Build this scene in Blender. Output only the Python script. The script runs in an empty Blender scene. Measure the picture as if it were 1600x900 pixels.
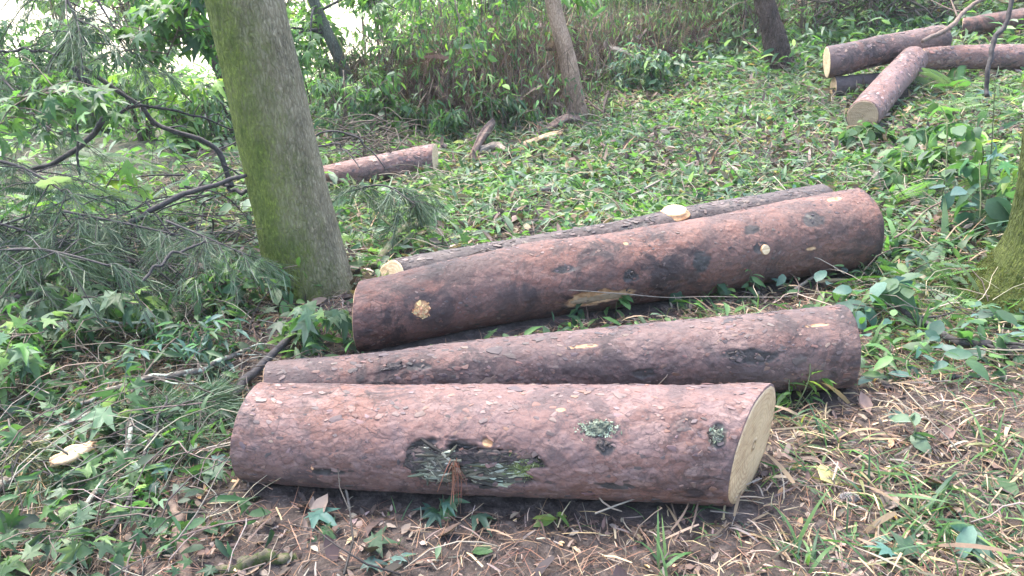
import bpy, math, random
import numpy as np
from mathutils import Matrix, Vector
rng = np.random.default_rng(11)
random.seed(11)
R = math.radians
scene = bpy.context.scene
col = scene.collection

# ------------------------------------------------------------------ camera
PITCH = 22.0
CAMZ = 1.55
FPX = 1186.0
cam_d = bpy.data.cameras.new('camera')
cam = bpy.data.objects.new('camera', cam_d)
col.objects.link(cam)
cam.location = (0, 0, CAMZ)
cam.rotation_euler = (R(90 - PITCH), 0, 0)
cam_d.sensor_width = 36
cam_d.lens = 36 * FPX / 1600
cam_d.clip_start = 0.05
cam_d.clip_end = 1500
cam_d.dof.use_dof = False
scene.camera = cam

# ------------------------------------------------------------------ light
SUN_EL, SUN_AZ = 64.0, 318.0          # azimuth: direction the sun stands in, clockwise from +Y
world = bpy.data.worlds.new('World')
scene.world = world
world.use_nodes = True
wn = world.node_tree
bg = wn.nodes['Background']
sky = wn.nodes.new('ShaderNodeTexSky')
sky.sky_type = 'NISHITA'
sky.sun_disc = False
sky.sun_elevation = R(SUN_EL)
sky.sun_rotation = R(SUN_AZ)
sky.air_density = 1.0
sky.dust_density = 3.0
sky.ozone_density = 1.0
wn.links.new(sky.outputs[0], bg.inputs[0])
bg.inputs[1].default_value = 0.15
sun_d = bpy.data.lights.new('sun', 'SUN')
sun = bpy.data.objects.new('sun', sun_d)
col.objects.link(sun)
sun_d.energy = 1.5
sun_d.angle = R(24)
sun_d.color = (1.0, 0.965, 0.91)
az = R(SUN_AZ)
sdir = Vector((math.sin(az) * math.cos(R(SUN_EL)), math.cos(az) * math.cos(R(SUN_EL)), math.sin(R(SUN_EL))))
sun.rotation_euler = sdir.to_track_quat('Z', 'Y').to_euler()
sun.location = sdir * 20
scene.view_settings.view_transform = 'Standard'
scene.view_settings.look = 'None'
scene.view_settings.gamma = 1
scene.view_settings.exposure = 2.85
scene.view_settings.use_curve_mapping = False
scene.render.engine = 'CYCLES'
scene.cycles.use_denoising = True
scene.cycles.max_bounces = 6
scene.cycles.diffuse_bounces = 3
scene.cycles.glossy_bounces = 2
scene.cycles.transmission_bounces = 3
scene.cycles.volume_bounces = 0
scene.cycles.transparent_max_bounces = 4
scene.cycles.caustics_reflective = False
scene.cycles.caustics_refractive = False
scene.cycles.sample_clamp_indirect = 6

# ------------------------------------------------------------------ noise and small maths
def _h(ix, iy, iz, s):
    n = (ix * 374761393 + iy * 668265263 + iz * 2147483647 + s * 974634777) & 0xffffffff
    n = ((n ^ (n >> 13)) * 1274126177) & 0xffffffff
    n = (n ^ (n >> 16)) & 0xffffffff
    return n / 4294967295.0

def vnoise(p, s=0):
    p = np.asarray(p, float)
    i = np.floor(p).astype(np.int64)
    f = p - i
    f = f * f * (3 - 2 * f)
    x, y, z = i[..., 0], i[..., 1], i[..., 2]
    fx, fy, fz = f[..., 0], f[..., 1], f[..., 2]
    def L(a, b, t): return a + (b - a) * t
    c = [[[_h(x + a, y + b, z + d, s) for d in (0, 1)] for b in (0, 1)] for a in (0, 1)]
    v0 = L(L(c[0][0][0], c[0][0][1], fz), L(c[0][1][0], c[0][1][1], fz), fy)
    v1 = L(L(c[1][0][0], c[1][0][1], fz), L(c[1][1][0], c[1][1][1], fz), fy)
    return L(v0, v1, fx) * 2 - 1

def fbm(p, o=4, s=0):
    p = np.asarray(p, float)
    a, t = 1.0, 0.0
    for k in range(o):
        t = t + a * vnoise(p, s + k)
        p = p * 2.03 + 7.7
        a *= 0.5
    return t

def worley(p, s=0):
    """nearest cell: (distance to the border, random value of that cell)"""
    i = np.floor(p).astype(np.int64)
    f1 = np.full(p.shape[:-1], 9.0); f2 = f1.copy(); cid = np.zeros(p.shape[:-1])
    for a in (-1, 0, 1):
        for b in (-1, 0, 1):
            for c in (-1, 0, 1):
                q = i + np.array([a, b, c])
                jx = _h(q[..., 0], q[..., 1], q[..., 2], s)
                jy = _h(q[..., 0], q[..., 1], q[..., 2], s + 1)
                jz = _h(q[..., 0], q[..., 1], q[..., 2], s + 2)
                d = np.sqrt((q[..., 0] + jx - p[..., 0])**2 + (q[..., 1] + jy - p[..., 1])**2 + (q[..., 2] + jz - p[..., 2])**2)
                v = _h(q[..., 0], q[..., 1], q[..., 2], s + 3)
                n = d < f1
                f2 = np.where(n, f1, np.minimum(f2, d))
                cid = np.where(n, v, cid)
                f1 = np.where(n, d, f1)
    return f2 - f1, cid

def sstep(a, b, x):
    t = np.clip((x - a) / (b - a), 0, 1)
    return t * t * (3 - 2 * t)

# ------------------------------------------------------------------ terrain
def macro(x, y):
    x = np.asarray(x, float); y = np.asarray(y, float)
    r = np.clip(y - 4, 0, 6.5)
    h = r * (0.015 + 0.0185 * np.clip(x + 1, 0, 7.5))
    s = sstep(-3.2, 1.5, x)
    far = np.clip(y - 9.5, 0, 60)
    h = h + s * 0.14 * np.clip(far, 0, 25) - (1 - s) * 0.05 * np.clip(far, 0, 40)
    h = h + 0.03 * np.clip(x - 2.0, 0, 4) * sstep(1, 3, y)
    return h

def H(x, y):
    x = np.asarray(x, float); y = np.asarray(y, float)
    p = np.stack([x, y, x * 0], -1)
    return macro(x, y) + 0.035 * fbm(p * 1.1, 3, 5) + 0.012 * fbm(p * 6, 3, 9)

cp, sp_ = math.cos(R(PITCH)), math.sin(R(PITCH))
def ray(px, py):
    u = (px - 800) / FPX; v = (450 - py) / FPX
    return np.array([u, cp + v * sp_, -sp_ + v * cp])
C0 = np.array([0, 0, CAMZ])
def at(px, py, d): return C0 + d * ray(px, py)             # point at depth d
def aty(px, py, Y):                                        # point in the vertical plane y = Y
    r = ray(px, py); return C0 + r * (Y / r[1])
def on(px, py, off=0.0):                                   # point on the ground
    r = ray(px, py); t = 0.8
    while t < 80:
        q = C0 + r * t
        if q[2] <= float(macro(q[0], q[1])) + off: break
        t += 0.02
    return q
def depth(p): return float(p[1] * cp + (CAMZ - p[2]) * sp_)

# ------------------------------------------------------------------ mesh building
class NM:
    def __init__(s): s.V = []; s.T = []; s.Cc = []; s.n = 0
    def add(s, V, T, c=(1, 1, 1)):
        V = np.asarray(V, float).reshape(-1, 3); T = np.asarray(T, np.int64).reshape(-1, 3)
        s.V.append(V); s.T.append(T + s.n)
        c = np.asarray(c, float)
        s.Cc.append(np.broadcast_to(c, (len(V), 3)) if c.ndim == 1 else c)
        s.n += len(V)
    def inst(s, tpl, pos, rot, scl, colr, shade=None):
        V, T = tpl
        n = len(pos)
        if n == 0: return
        scl = np.asarray(scl, float)
        if scl.ndim == 1: scl = np.repeat(scl[:, None], 3, 1)
        W = V[None] * scl[:, None, :]
        W = np.einsum('nij,nkj->nki', rot, W) + pos[:, None, :]
        TT = T[None] + (np.arange(n) * len(V))[:, None, None]
        s.V.append(W.reshape(-1, 3)); s.T.append(TT.reshape(-1, 3) + s.n)
        s.Cc.append(np.repeat(colr, len(V), 0)); s.n += n * len(V)
    def build(s, name, mat, parent=None, smooth=True, loc=None):
        V = np.concatenate(s.V).astype(np.float32); T = np.concatenate(s.T).astype(np.int32)
        Cc = np.concatenate(s.Cc)
        me = bpy.data.meshes.new(name)
        me.vertices.add(len(V)); me.vertices.foreach_set('co', V.ravel())
        me.loops.add(len(T) * 3); me.loops.foreach_set('vertex_index', T.ravel())
        me.polygons.add(len(T))
        me.polygons.foreach_set('loop_start', np.arange(0, len(T) * 3, 3, dtype=np.int32))
        me.polygons.foreach_set('use_smooth', np.full(len(T), smooth))
        a = me.attributes.new('tint', 'FLOAT_COLOR', 'POINT')
        a.data.foreach_set('color', np.concatenate([Cc, np.ones((len(V), 1))], 1).astype(np.float32).ravel())
        me.update(calc_edges=True); me.validate()
        me.materials.append(mat)
        o = bpy.data.objects.new(name, me); col.objects.link(o)
        if parent is not None: o.parent = parent
        if loc is not None: o.location = loc
        return o

def tag(o, label=None, cat=None, group=None, kind=None):
    if label: o['label'] = label
    if cat: o['category'] = cat
    if group: o['group'] = group
    if kind: o['kind'] = kind
    return o
def empty(name, loc, label, cat, group=None):
    o = bpy.data.objects.new(name, None); col.objects.link(o); o.location = loc
    o.empty_display_size = 0.1
    return tag(o, label, cat, group)
def rel(parent, nm):                # shift a builder's world coordinates into its parent's frame
    off = np.array(parent.location)
    nm.V = [v - off for v in nm.V]
    return nm

def grid_tris(nu, nv, wrap=False):
    i, j = np.meshgrid(np.arange(nu - 1), np.arange(nv if wrap else nv - 1), indexing='ij')
    a = i * nv + j; b = i * nv + (j + 1) % nv; c = (i + 1) * nv + (j + 1) % nv; d = (i + 1) * nv + j
    return np.concatenate([np.stack([a, b, c], -1).reshape(-1, 3), np.stack([a, c, d], -1).reshape(-1, 3)])

def smooth_path(P, n):
    P = np.asarray(P, float)
    if len(P) == 2: return P[0] + (P[1] - P[0]) * np.linspace(0, 1, n)[:, None]
    Q = np.vstack([2 * P[0] - P[1], P, 2 * P[-1] - P[-2]])
    out = []
    for t in np.linspace(0, len(P) - 1 - 1e-6, n):
        k = int(t); f = t - k
        a, b, c, d = Q[k], Q[k + 1], Q[k + 2], Q[k + 3]
        out.append(0.5 * (2 * b + (c - a) * f + (2 * a - 5 * b + 4 * c - d) * f * f + (3 * b - a - 3 * c + d) * f**3))
    return np.array(out)

def tube(nm, P, r, seg=7, c=(1, 1, 1), rough=0.0, seed=0, cap=True):
    P = np.asarray(P, float); n = len(P)
    r = np.broadcast_to(np.asarray(r, float), (n,)) if np.ndim(r) < 1 or len(np.atleast_1d(r)) == n else np.interp(np.linspace(0, 1, n), np.linspace(0, 1, len(r)), r)
    t = np.gradient(P, axis=0); t /= np.linalg.norm(t, axis=1)[:, None] + 1e-9
    ref = np.array([0, 0, 1.0]) if abs(t[:, 2]).mean() < 0.7 else np.array([1.0, 0, 0])
    u = np.cross(t, ref); u /= np.linalg.norm(u, axis=1)[:, None] + 1e-9
    w = np.cross(u, t)
    th = np.linspace(0, 2 * math.pi, seg, endpoint=False)
    dirs = u[:, None] * np.cos(th)[None, :, None] + w[:, None] * np.sin(th)[None, :, None]
    rr = r[:, None] * np.ones(seg)
    if rough: rr = rr * (1 + rough * fbm((P[:, None] + dirs * r[:, None, None]) * (0.6 / max(r.mean(), 1e-3)), 3, seed))
    V = P[:, None] + dirs * rr[..., None]
    V = V.reshape(-1, 3)
    F = grid_tris(n, seg, True)
    if cap:
        V = np.vstack([V, P[0], P[-1]])
        k = np.arange(seg)
        F = np.vstack([F, np.stack([np.full(seg, n * seg), (k + 1) % seg, k], -1),
                       np.stack([np.full(seg, n * seg + 1), (n - 1) * seg + k, (n - 1) * seg + (k + 1) % seg], -1)])
    nm.add(V, F, c)
    return V, F

# ------------------------------------------------------------------ leaf templates (unit length along +X, normal +Z)
def T_lance(w=0.24, droop=0.25, fold=0.06):
    xs = [0, .3, .65, 1]
    def z(x): return -droop * x * x
    V = [(x, 0, z(x)) for x in xs] + [(.3, w / 2, z(.3) + fold), (.65, w * .42, z(.65) + fold), (.3, -w / 2, z(.3) + fold), (.65, -w * .42, z(.65) + fold)]
    T = [(0, 1, 4), (1, 2, 5), (1, 5, 4), (2, 3, 5), (0, 6, 1), (1, 7, 2), (1, 6, 7), (2, 7, 3)]
    return np.array(V, float), np.array(T)
def T_star(curl=0.25, seed=0):
    rr = np.random.default_rng(seed)
    tips = [(-118, .5), (-58, .86), (0, 1.0), (58, .86), (118, .5)]
    out = [(-0.02, 0.0)]
    pts = []
    for k, (a, r) in enumerate(tips):
        a2 = a + rr.uniform(-6, 6); r2 = r * rr.uniform(.9, 1.08)
        pts.append((a2 - 13, r2 * .58)); pts.append((a2, r2)); pts.append((a2 + 13, r2 * .58))
        if k < 4: pts.append(((a + tips[k + 1][0]) / 2, .34))
    o = [(r * math.cos(R(a)) * .62 + .33, r * math.sin(R(a)) * .62) for a, r in pts]
    o = [(0.03, -0.02)] + o + [(0.03, 0.02)]
    V = [(.33, 0, 0)] + [(x, y, 0) for x, y in o]
    V = np.array(V, float)
    d = np.hypot(V[:, 0] - .33, V[:, 1])
    V[:, 2] = -curl * d * d * 1.3 + .05 * np.abs(V[:, 1]) + rr.uniform(-.03, .03, len(V))
    n = len(o)
    T = [(0, k, k + 1) for k in range(1, n)]
    return V, np.array(T)
def T_oval(w=.5, droop=.15):
    xs = [0, .18, .5, .8, 1]; ws = [0, .7, 1, .62, 0]
    V = [(x, 0, -droop * x * x) for x in xs]; T = []
    for sgn in (1, -1):
        b = len(V)
        V += [(xs[k], sgn * ws[k] * w / 2, -droop * xs[k]**2 + .04) for k in (1, 2, 3)]
        q = [(0, 1, b), (1, 2, b + 1), (1, b + 1, b), (2, 3, b + 2), (2, b + 2, b + 1), (3, 4, b + 2)]
        T += [t if sgn > 0 else t[::-1] for t in q]
    return np.array(V, float), np.array(T)
def T_blade(bend=.5, w=.05, n=5):
    a = np.linspace(0, 1, n + 1); V = []
    for k, t in enumerate(a):
        ang = bend * t * 1.6
        x = (math.sin(ang) / (bend * 1.6)) if bend > 1e-3 else t
        z = -(1 - math.cos(ang)) / (bend * 1.6) if bend > 1e-3 else 0
        ww = w * (1 - t**2.2) * (.6 + .4 * min(1, t * 4)) / 2
        V += [(x, ww, z), (x, -ww, z)]
    T = []
    for k in range(n): T += [(2 * k, 2 * k + 1, 2 * k + 3), (2 * k, 2 * k + 3, 2 * k + 2)]
    return np.array(V, float), np.array(T)
def T_straw(w=.03, b=.1):
    V = [(0, w / 2, 0), (0, -w / 2, 0), (.5, w / 2, b), (.5, -w / 2, b), (1, w / 4, 0), (1, -w / 4, 0)]
    return np.array(V, float), np.array([(0, 1, 3), (0, 3, 2), (2, 3, 5), (2, 5, 4)])
def T_fern(n=15, droop=.35, curl=0.0, w=.42):
    V = [(0, .006, 0), (0, -.006, 0), (.5, .004, -droop * .25), (.5, -.004, -droop * .25), (1, 0, -droop)]
    T = [(0, 1, 3), (0, 3, 2), (2, 3, 4)]
    for k in range(n):
        x = .14 + .84 * k / n
        L = w / 2 * math.sin(math.pi * min(1, (x * .82 + .18))**1.1) ** .8 + .015
        for s in (1, -1):
            b = len(V); z = -droop * x * x
            pw = .40 / n; V += [(x, 0, z), (x + pw * 1.6, s * L * .45, z + .02 - curl * L), (x + pw * 1.8, s * L, z - .02 - curl * L * 2), (x - pw * .2, s * L * .45, z + .01 - curl * L)]
            q = [(b, b + 1, b + 3), (b + 3, b + 1, b + 2)]
            T += q if s > 0 else [t[::-1] for t in q]
    return np.array(V, float), np.array(T)

LANCE = [T_lance(.2, .1), T_lance(.26, .35), T_lance(.22, .6, .09)]
STAR = [T_star(.15, 1), T_star(.5, 2), T_star(.9, 3)]
OVAL = [T_oval(.5, .1), T_oval(.42, .35), T_oval(.6, .5)]
BLADE = [T_blade(.35, .05), T_blade(.8, .045), T_blade(1.3, .05)]
STRAW = [T_straw(.03, .03), T_straw(.045, .1), T_straw(.02, -.02)]
NEEDLE = [T_straw(.014, .05), T_straw(.012, .12)]
def T_twig(b=.1, kink=.06):
    V = []; n = 5
    for k in range(n):
        t = k / (n - 1); y = kink * math.sin(t * 5); z = b * math.sin(t * math.pi); r = .011 * (1 - .6 * t)
        V += [(t, y + r, z), (t, y - r * .5, z + r * .87), (t, y - r * .5, z - r * .87)]
    T = []
    for k in range(n - 1):
        for j in range(3):
            a, b_, c, d = 3 * k + j, 3 * k + (j + 1) % 3, 3 * k + 3 + (j + 1) % 3, 3 * k + 3 + j
            T += [(a, b_, c), (a, c, d)]
    return np.array(V, float), np.array(T)
TWIG = [T_twig(.08, .05), T_twig(.2, .08), T_twig(.02, -.07)]
FERN = [T_fern(26, .3, 0, .34), T_fern(24, .6, .2, .32), T_fern(28, .15, 0, .36)]
DEADFERN = [T_fern(12, 1.0, .8, .5), T_fern(11, 1.4, 1.2, .45)]
FLAKE = [T_lance(.45, -.6, .15), T_lance(.7, .5, -.12), T_lance(.5, -.3, .2), T_straw(.25, .15)]

def rots(yaw, pitch, roll):
    cy, sy, cpp, spp, cr, sr = np.cos(yaw), np.sin(yaw), np.cos(pitch), np.sin(pitch), np.cos(roll), np.sin(roll)
    n = len(yaw); z = np.zeros(n); o = np.ones(n)
    Rz = np.stack([cy, -sy, z, sy, cy, z, z, z, o], -1).reshape(n, 3, 3)
    Ry = np.stack([cpp, z, -spp, z, o, z, spp, z, cpp], -1).reshape(n, 3, 3)
    Rx = np.stack([o, z, z, z, cr, -sr, z, sr, cr], -1).reshape(n, 3, 3)
    return Rz @ Ry @ Rx
def palette(cols, n, var=.18):
    c = np.array(cols, float)
    k = rng.integers(0, len(c), n)
    return np.clip(c[k] * rng.uniform(1 - var, 1 + var, (n, 1)) * rng.uniform(.93, 1.07, (n, 3)), 0.003, 1)
def put(nm, tpls, pos, yaw, pitch, roll, scl, cols):
    k = rng.integers(0, len(tpls), len(pos)); Rm = rots(yaw, pitch, roll); scl = np.asarray(scl, float)
    for i, t in enumerate(tpls):
        m = k == i
        nm.inst(t, pos[m], Rm[m], scl[m], cols[m])

G_FRESH = [(.10, .21, .05), (.13, .25, .07), (.075, .17, .045)]
G_MID = [(.05, .125, .04), (.07, .15, .055), (.045, .11, .05)]
G_DARK = [(.03, .07, .03), (.04, .085, .035), (.028, .06, .032)]
G_GREY = [(.15, .24, .13), (.12, .19, .11), (.20, .28, .18)]
G_LIME = [(.17, .32, .04), (.14, .27, .05), (.22, .33, .06)]
G_BLUE = [(.07, .16, .13), (.10, .20, .16), (.06, .13, .09)]
B_DEAD = [(.145, .085, .062), (.10, .062, .05), (.18, .12, .095), (.065, .042, .036), (.13, .10, .085)]
B_STRAW = [(.30, .22, .13), (.22, .15, .095), (.37, .285, .175), (.15, .10, .07)]
B_NEED = [(.19, .095, .06), (.13, .07, .05), (.25, .15, .095), (.09, .055, .042)]
B_FLAKE = [(.08, .055, .045), (.12, .08, .065), (.19, .14, .11), (.055, .04, .035), (.26, .20, .165)]

def dull(L, k=.14): return [tuple(c * (1 - k) + k * (.3 * t[0] + .6 * t[1] + .1 * t[2]) for c in t) for t in L]
G_FRESH, G_MID, G_DARK, G_GREY, G_LIME, G_BLUE = (dull(L) for L in (G_FRESH, G_MID, G_DARK, G_GREY, G_LIME, G_BLUE))
# ------------------------------------------------------------------ materials
def mat(name):
    m = bpy.data.materials.new(name); m.use_nodes = True
    nt = m.node_tree; nt.nodes.clear()
    out = nt.nodes.new('ShaderNodeOutputMaterial')
    p = nt.nodes.new('ShaderNodeBsdfPrincipled')
    nt.links.new(p.outputs[0], out.inputs[0])
    return m, nt, p, out
def N(nt, t, **kw):
    n = nt.nodes.new(t)
    for k, v in kw.items():
        if k in ('operation', 'blend_type', 'data_type', 'feature', 'attribute_name', 'wave_type', 'rings_direction', 'distance', 'invert'): 
            if k == 'distance' and t != 'ShaderNodeTexVoronoi': n.inputs['Distance'].default_value = v
            else: setattr(n, k, v)
        else: n.inputs[k].default_value = v
    return n
def ramp(nt, src, stops):
    r = nt.nodes.new('ShaderNodeValToRGB'); e = r.color_ramp.elements
    while len(e) < len(stops): e.new(.5)
    for k, (p, c) in enumerate(stops):
        e[k].position = p; e[k].color = (*c, 1) if len(c) == 3 else c
    nt.links.new(src, r.inputs[0]); return r.outputs[0]
def mixc(nt, fac, a, b, mode='MIX'):
    m = nt.nodes.new('ShaderNodeMixRGB'); m.blend_type = mode
    for i, x in ((0, fac), (1, a), (2, b)):
        if hasattr(x, 'links') or isinstance(x, bpy.types.NodeSocket): nt.links.new(x, m.inputs[i])
        elif i == 0: m.inputs[0].default_value = x
        else: m.inputs[i].default_value = (*x, 1)
    return m.outputs[0]
def noise(nt, vec, scale, detail=4, rough=.55, dist=0):
    n = nt.nodes.new('ShaderNodeTexNoise')
    n.inputs['Scale'].default_value = scale; n.inputs['Detail'].default_value = detail
    n.inputs['Roughness'].default_value = rough; n.inputs['Distortion'].default_value = dist
    if vec: nt.links.new(vec, n.inputs['Vector'])
    return n
def mapping(nt, sc):
    tc = nt.nodes.new('ShaderNodeTexCoord'); mp = nt.nodes.new('ShaderNodeMapping')
    mp.inputs['Scale'].default_value = sc
    nt.links.new(tc.outputs['Object'], mp.inputs[0]); return mp.outputs[0]
def bump(nt, p, h, s, d, prev=None):
    b = nt.nodes.new('ShaderNodeBump'); b.inputs['Strength'].default_value = s; b.inputs['Distance'].default_value = d
    nt.links.new(h, b.inputs['Height'])
    if prev: nt.links.new(prev, b.inputs['Normal'])
    nt.links.new(b.outputs[0], p.inputs['Normal']); return b.outputs[0]

def leaf_mat(name, trans=.5, rough=.52, spec=.45):
    m, nt, p, out = mat(name)
    a = N(nt, 'ShaderNodeAttribute', attribute_name='tint')
    v = noise(nt, mapping(nt, (1, 1, 1)), 60, 2)
    c = mixc(nt, .35, a.outputs['Color'], ramp(nt, v.outputs[0], [(.3, (.7, .7, .7)), (.7, (1.25, 1.25, 1.1))]), 'MULTIPLY')
    nt.links.new(c, p.inputs['Base Color'])
    p.inputs['Roughness'].default_value = rough
    p.inputs['Specular IOR Level'].default_value = spec
    t = nt.nodes.new('ShaderNodeBsdfTranslucent')
    tc = mixc(nt, 1, c, (1.15, 1.35, .6), 'MULTIPLY')
    nt.links.new(tc, t.inputs[0])
    mx = nt.nodes.new('ShaderNodeMixShader'); mx.inputs[0].default_value = trans
    nt.links.new(p.outputs[0], mx.inputs[1]); nt.links.new(t.outputs[0], mx.inputs[2])
    nt.links.new(mx.outputs[0], out.inputs[0])
    return m
M_leaf = leaf_mat('green_leaf')
M_needle = leaf_mat('green_needle', .15, .5)
M_dry = leaf_mat('dry_plant', .12, .7, .3)
M_moss = leaf_mat('moss_fibre', .15, .9, .1)

def bark_twig(name, c1, c2, c3=None, lich=0.0):
    m, nt, p, out = mat(name)
    vec = mapping(nt, (1, 1, 1))
    n1 = noise(nt, vec, 38, 5, .65)
    c = ramp(nt, n1.outputs[0], [(.3, c1), (.62, c2)])
    if lich:
        n2 = noise(nt, vec, 22, 4, .7)
        f = ramp(nt, n2.outputs[0], [(.62 - lich, (0, 0, 0)), (.68 - lich, (1, 1, 1))])
        c = mixc(nt, f, c, c3 or (.33, .38, .30))
    nt.links.new(c, p.inputs['Base Color'])
    p.inputs['Roughness'].default_value = .8; p.inputs['Specular IOR Level'].default_value = .3
    bump(nt, p, noise(nt, vec, 120, 4, .7).outputs[0], .6, .004)
    return m
M_twig_dark = bark_twig('dark_twig_bark', (.022, .019, .018), (.06, .052, .05))
M_twig_brown = bark_twig('brown_twig_bark', (.07, .045, .035), (.17, .12, .09))
M_twig_lichen = bark_twig('lichen_twig_bark', (.06, .05, .04), (.16, .13, .10), (.30, .34, .26), .12)
M_twig_moss = bark_twig('mossy_twig_bark', (.05, .045, .03), (.12, .10, .06), (.05, .062, .018), .16)
M_twig_pale = bark_twig('pale_twig_bark', (.13, .105, .08), (.27, .22, .17))
M_stem = bark_twig('green_stem_bark', (.05, .07, .03), (.10, .12, .05))
M_bush_stem = bark_twig('bush_stem_bark', (.05, .038, .03), (.13, .10, .075))

def log_bark(name, red=(.172, .080, .056), mauve=(.158, .102, .093), dark=(.026, .018, .017), pale=(.26, .165, .135), seed=0.0, darkness=.5):
    m, nt, p, out = mat(name)
    tc = nt.nodes.new('ShaderNodeTexCoord')
    off = nt.nodes.new('ShaderNodeMapping'); off.inputs['Location'].default_value = (seed, seed * .7, seed * 1.3)
    nt.links.new(tc.outputs['Object'], off.inputs[0]); base = off.outputs[0]
    # distortion of the flake pattern
    dn = noise(nt, base, 14, 3, .6)
    dv = nt.nodes.new('ShaderNodeVectorMath'); dv.operation = 'SCALE'; dv.inputs['Scale'].default_value = .05
    nt.links.new(dn.outputs['Color'], dv.inputs[0])
    ad = nt.nodes.new('ShaderNodeVectorMath'); ad.operation = 'ADD'
    nt.links.new(base, ad.inputs[0]); nt.links.new(dv.outputs[0], ad.inputs[1])
    st = nt.nodes.new('ShaderNodeMapping'); st.inputs['Scale'].default_value = (.42, 1, 1)
    nt.links.new(ad.outputs[0], st.inputs[0])
    heights = []; cells = []
    crk = nt.nodes.new('ShaderNodeTexVoronoi'); crk.feature = 'DISTANCE_TO_EDGE'; crk.inputs['Scale'].default_value = 36
    nt.links.new(st.outputs[0], crk.inputs['Vector'])
    crk2 = nt.nodes.new('ShaderNodeTexVoronoi'); crk2.feature = 'DISTANCE_TO_EDGE'; crk2.inputs['Scale'].default_value = 85
    nt.links.new(st.outputs[0], crk2.inputs['Vector'])
    for sc, w in ((36, 1.0), (85, .5)):
        v = nt.nodes.new('ShaderNodeTexVoronoi'); v.inputs['Scale'].default_value = sc
        nt.links.new(st.outputs[0], v.inputs['Vector'])
        sep = nt.nodes.new('ShaderNodeSeparateColor'); nt.links.new(v.outputs['Color'], sep.inputs[0])
        tilt = nt.nodes.new('ShaderNodeMath'); tilt.operation = 'MULTIPLY_ADD'
        nt.links.new(v.outputs['Distance'], tilt.inputs[0]); tilt.inputs[1].default_value = -.28
        nt.links.new(sep.outputs[0], tilt.inputs[2])
        heights.append(tilt.outputs[0]); cells.append(sep)
    hm = noise(nt, base, 6, 4, .6)
    hmask = ramp(nt, hm.outputs[0], [(.40, (.04, .04, .04)), (.62, (1, 1, 1))])
    for k_ in (0, 1):
        mm = nt.nodes.new('ShaderNodeMath'); mm.operation = 'MULTIPLY'
        nt.links.new(heights[k_], mm.inputs[0]); nt.links.new(hmask, mm.inputs[1]); heights[k_] = mm.outputs[0]
    big = noise(nt, base, 3.2, 4, .6, .4)
    mid = noise(nt, base, 13, 5, .65, .3)
    fine = noise(nt, base, 150, 4, .7)
    c = ramp(nt, cells[0].outputs[1], [(0, tuple(k * .5 for k in red)), (.2, tuple(k * .75 for k in red)), (.45, red), (.7, mauve), (.93, pale)])
    c2 = ramp(nt, cells[1].outputs[1], [(0, tuple(k * .5 for k in red)), (.4, red), (.9, pale)])
    c = mixc(nt, .4, c, c2)
    c = mixc(nt, ramp(nt, big.outputs[0], [(.42, (0, 0, 0)), (.62, (.75, .75, .75))]), c, red)
    # smooth skin where the flakes have rubbed off
    c = mixc(nt, ramp(nt, mid.outputs[0], [(.5, (0, 0, 0)), (.66, (.7, .7, .7))]), c, mauve)
    dk2 = noise(nt, base, 2.6, 6, .72, .5)
    c = mixc(nt, ramp(nt, dk2.outputs[0], [(.34 + .06 * darkness, (.8, .8, .8)), (.50 + .06 * darkness, (0, 0, 0))]), c, tuple(k * 1.6 for k in dark))
    dk = noise(nt, base, 5.5, 6, .7, .8)
    c = mixc(nt, ramp(nt, dk.outputs[0], [(.35 + .12 * darkness, (.85, .85, .85)), (.44 + .12 * darkness, (0, 0, 0))]), c, dark)
    c = mixc(nt, .5, c, ramp(nt, fine.outputs[0], [(.3, (.55, .55, .55)), (.7, (1.4, 1.4, 1.4))]), 'MULTIPLY')
    cm = noise(nt, base, 11, 5, .75)
    cf = nt.nodes.new('ShaderNodeMath'); cf.operation = 'MULTIPLY'
    nt.links.new(ramp(nt, crk.outputs['Distance'], [(0, (1, 1, 1)), (.07, (0, 0, 0))]), cf.inputs[0])
    nt.links.new(ramp(nt, cm.outputs[0], [(.44, (0, 0, 0)), (.62, (.9, .9, .9))]), cf.inputs[1])
    c = mixc(nt, cf.outputs[0], c, dark)
    lg = noise(nt, base, 1.6, 3, .5, .3)
    c = mixc(nt, ramp(nt, lg.outputs[0], [(.42, (0, 0, 0)), (.6, (.75, .75, .75))]), c, mixc(nt, .6, c, mauve))
    lp = noise(nt, base, 20, 5, .75)
    c = mixc(nt, ramp(nt, lp.outputs[0], [(.6, (0, 0, 0)), (.7, (.55, .55, .55))]), c, pale)
    cf2 = nt.nodes.new('ShaderNodeMath'); cf2.operation = 'MULTIPLY'
    nt.links.new(ramp(nt, crk2.outputs['Distance'], [(0, (1, 1, 1)), (.09, (0, 0, 0))]), cf2.inputs[0])
    nt.links.new(ramp(nt, cm.outputs[0], [(.40, (.6, .6, .6)), (.56, (.05, .05, .05))]), cf2.inputs[1])
    c = mixc(nt, cf2.outputs[0], c, dark)
    a = N(nt, 'ShaderNodeAttribute', attribute_name='tint')
    sp = nt.nodes.new('ShaderNodeSeparateColor'); nt.links.new(a.outputs['Color'], sp.inputs[0])
    scarc = ramp(nt, mid.outputs[0], [(.3, (.018, .014, .012)), (.6, (.06, .05, .045)), (.75, (.13, .12, .095))])
    c = mixc(nt, sp.outputs[0], c, scarc)
    lichc = ramp(nt, noise(nt, base, 55, 4).outputs[0], [(.35, (.10, .12, .06)), (.55, (.36, .40, .27)), (.7, (.55, .58, .46))])
    c = mixc(nt, sp.outputs[1], c, lichc)
    woodc = ramp(nt, noise(nt, base, 30, 4).outputs[0], [(.3, (.30, .14, .06)), (.7, (.55, .34, .18))])
    c = mixc(nt, sp.outputs[2], c, woodc)
    nt.links.new(c, p.inputs['Base Color'])
    p.inputs['Roughness'].default_value = .55
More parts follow.
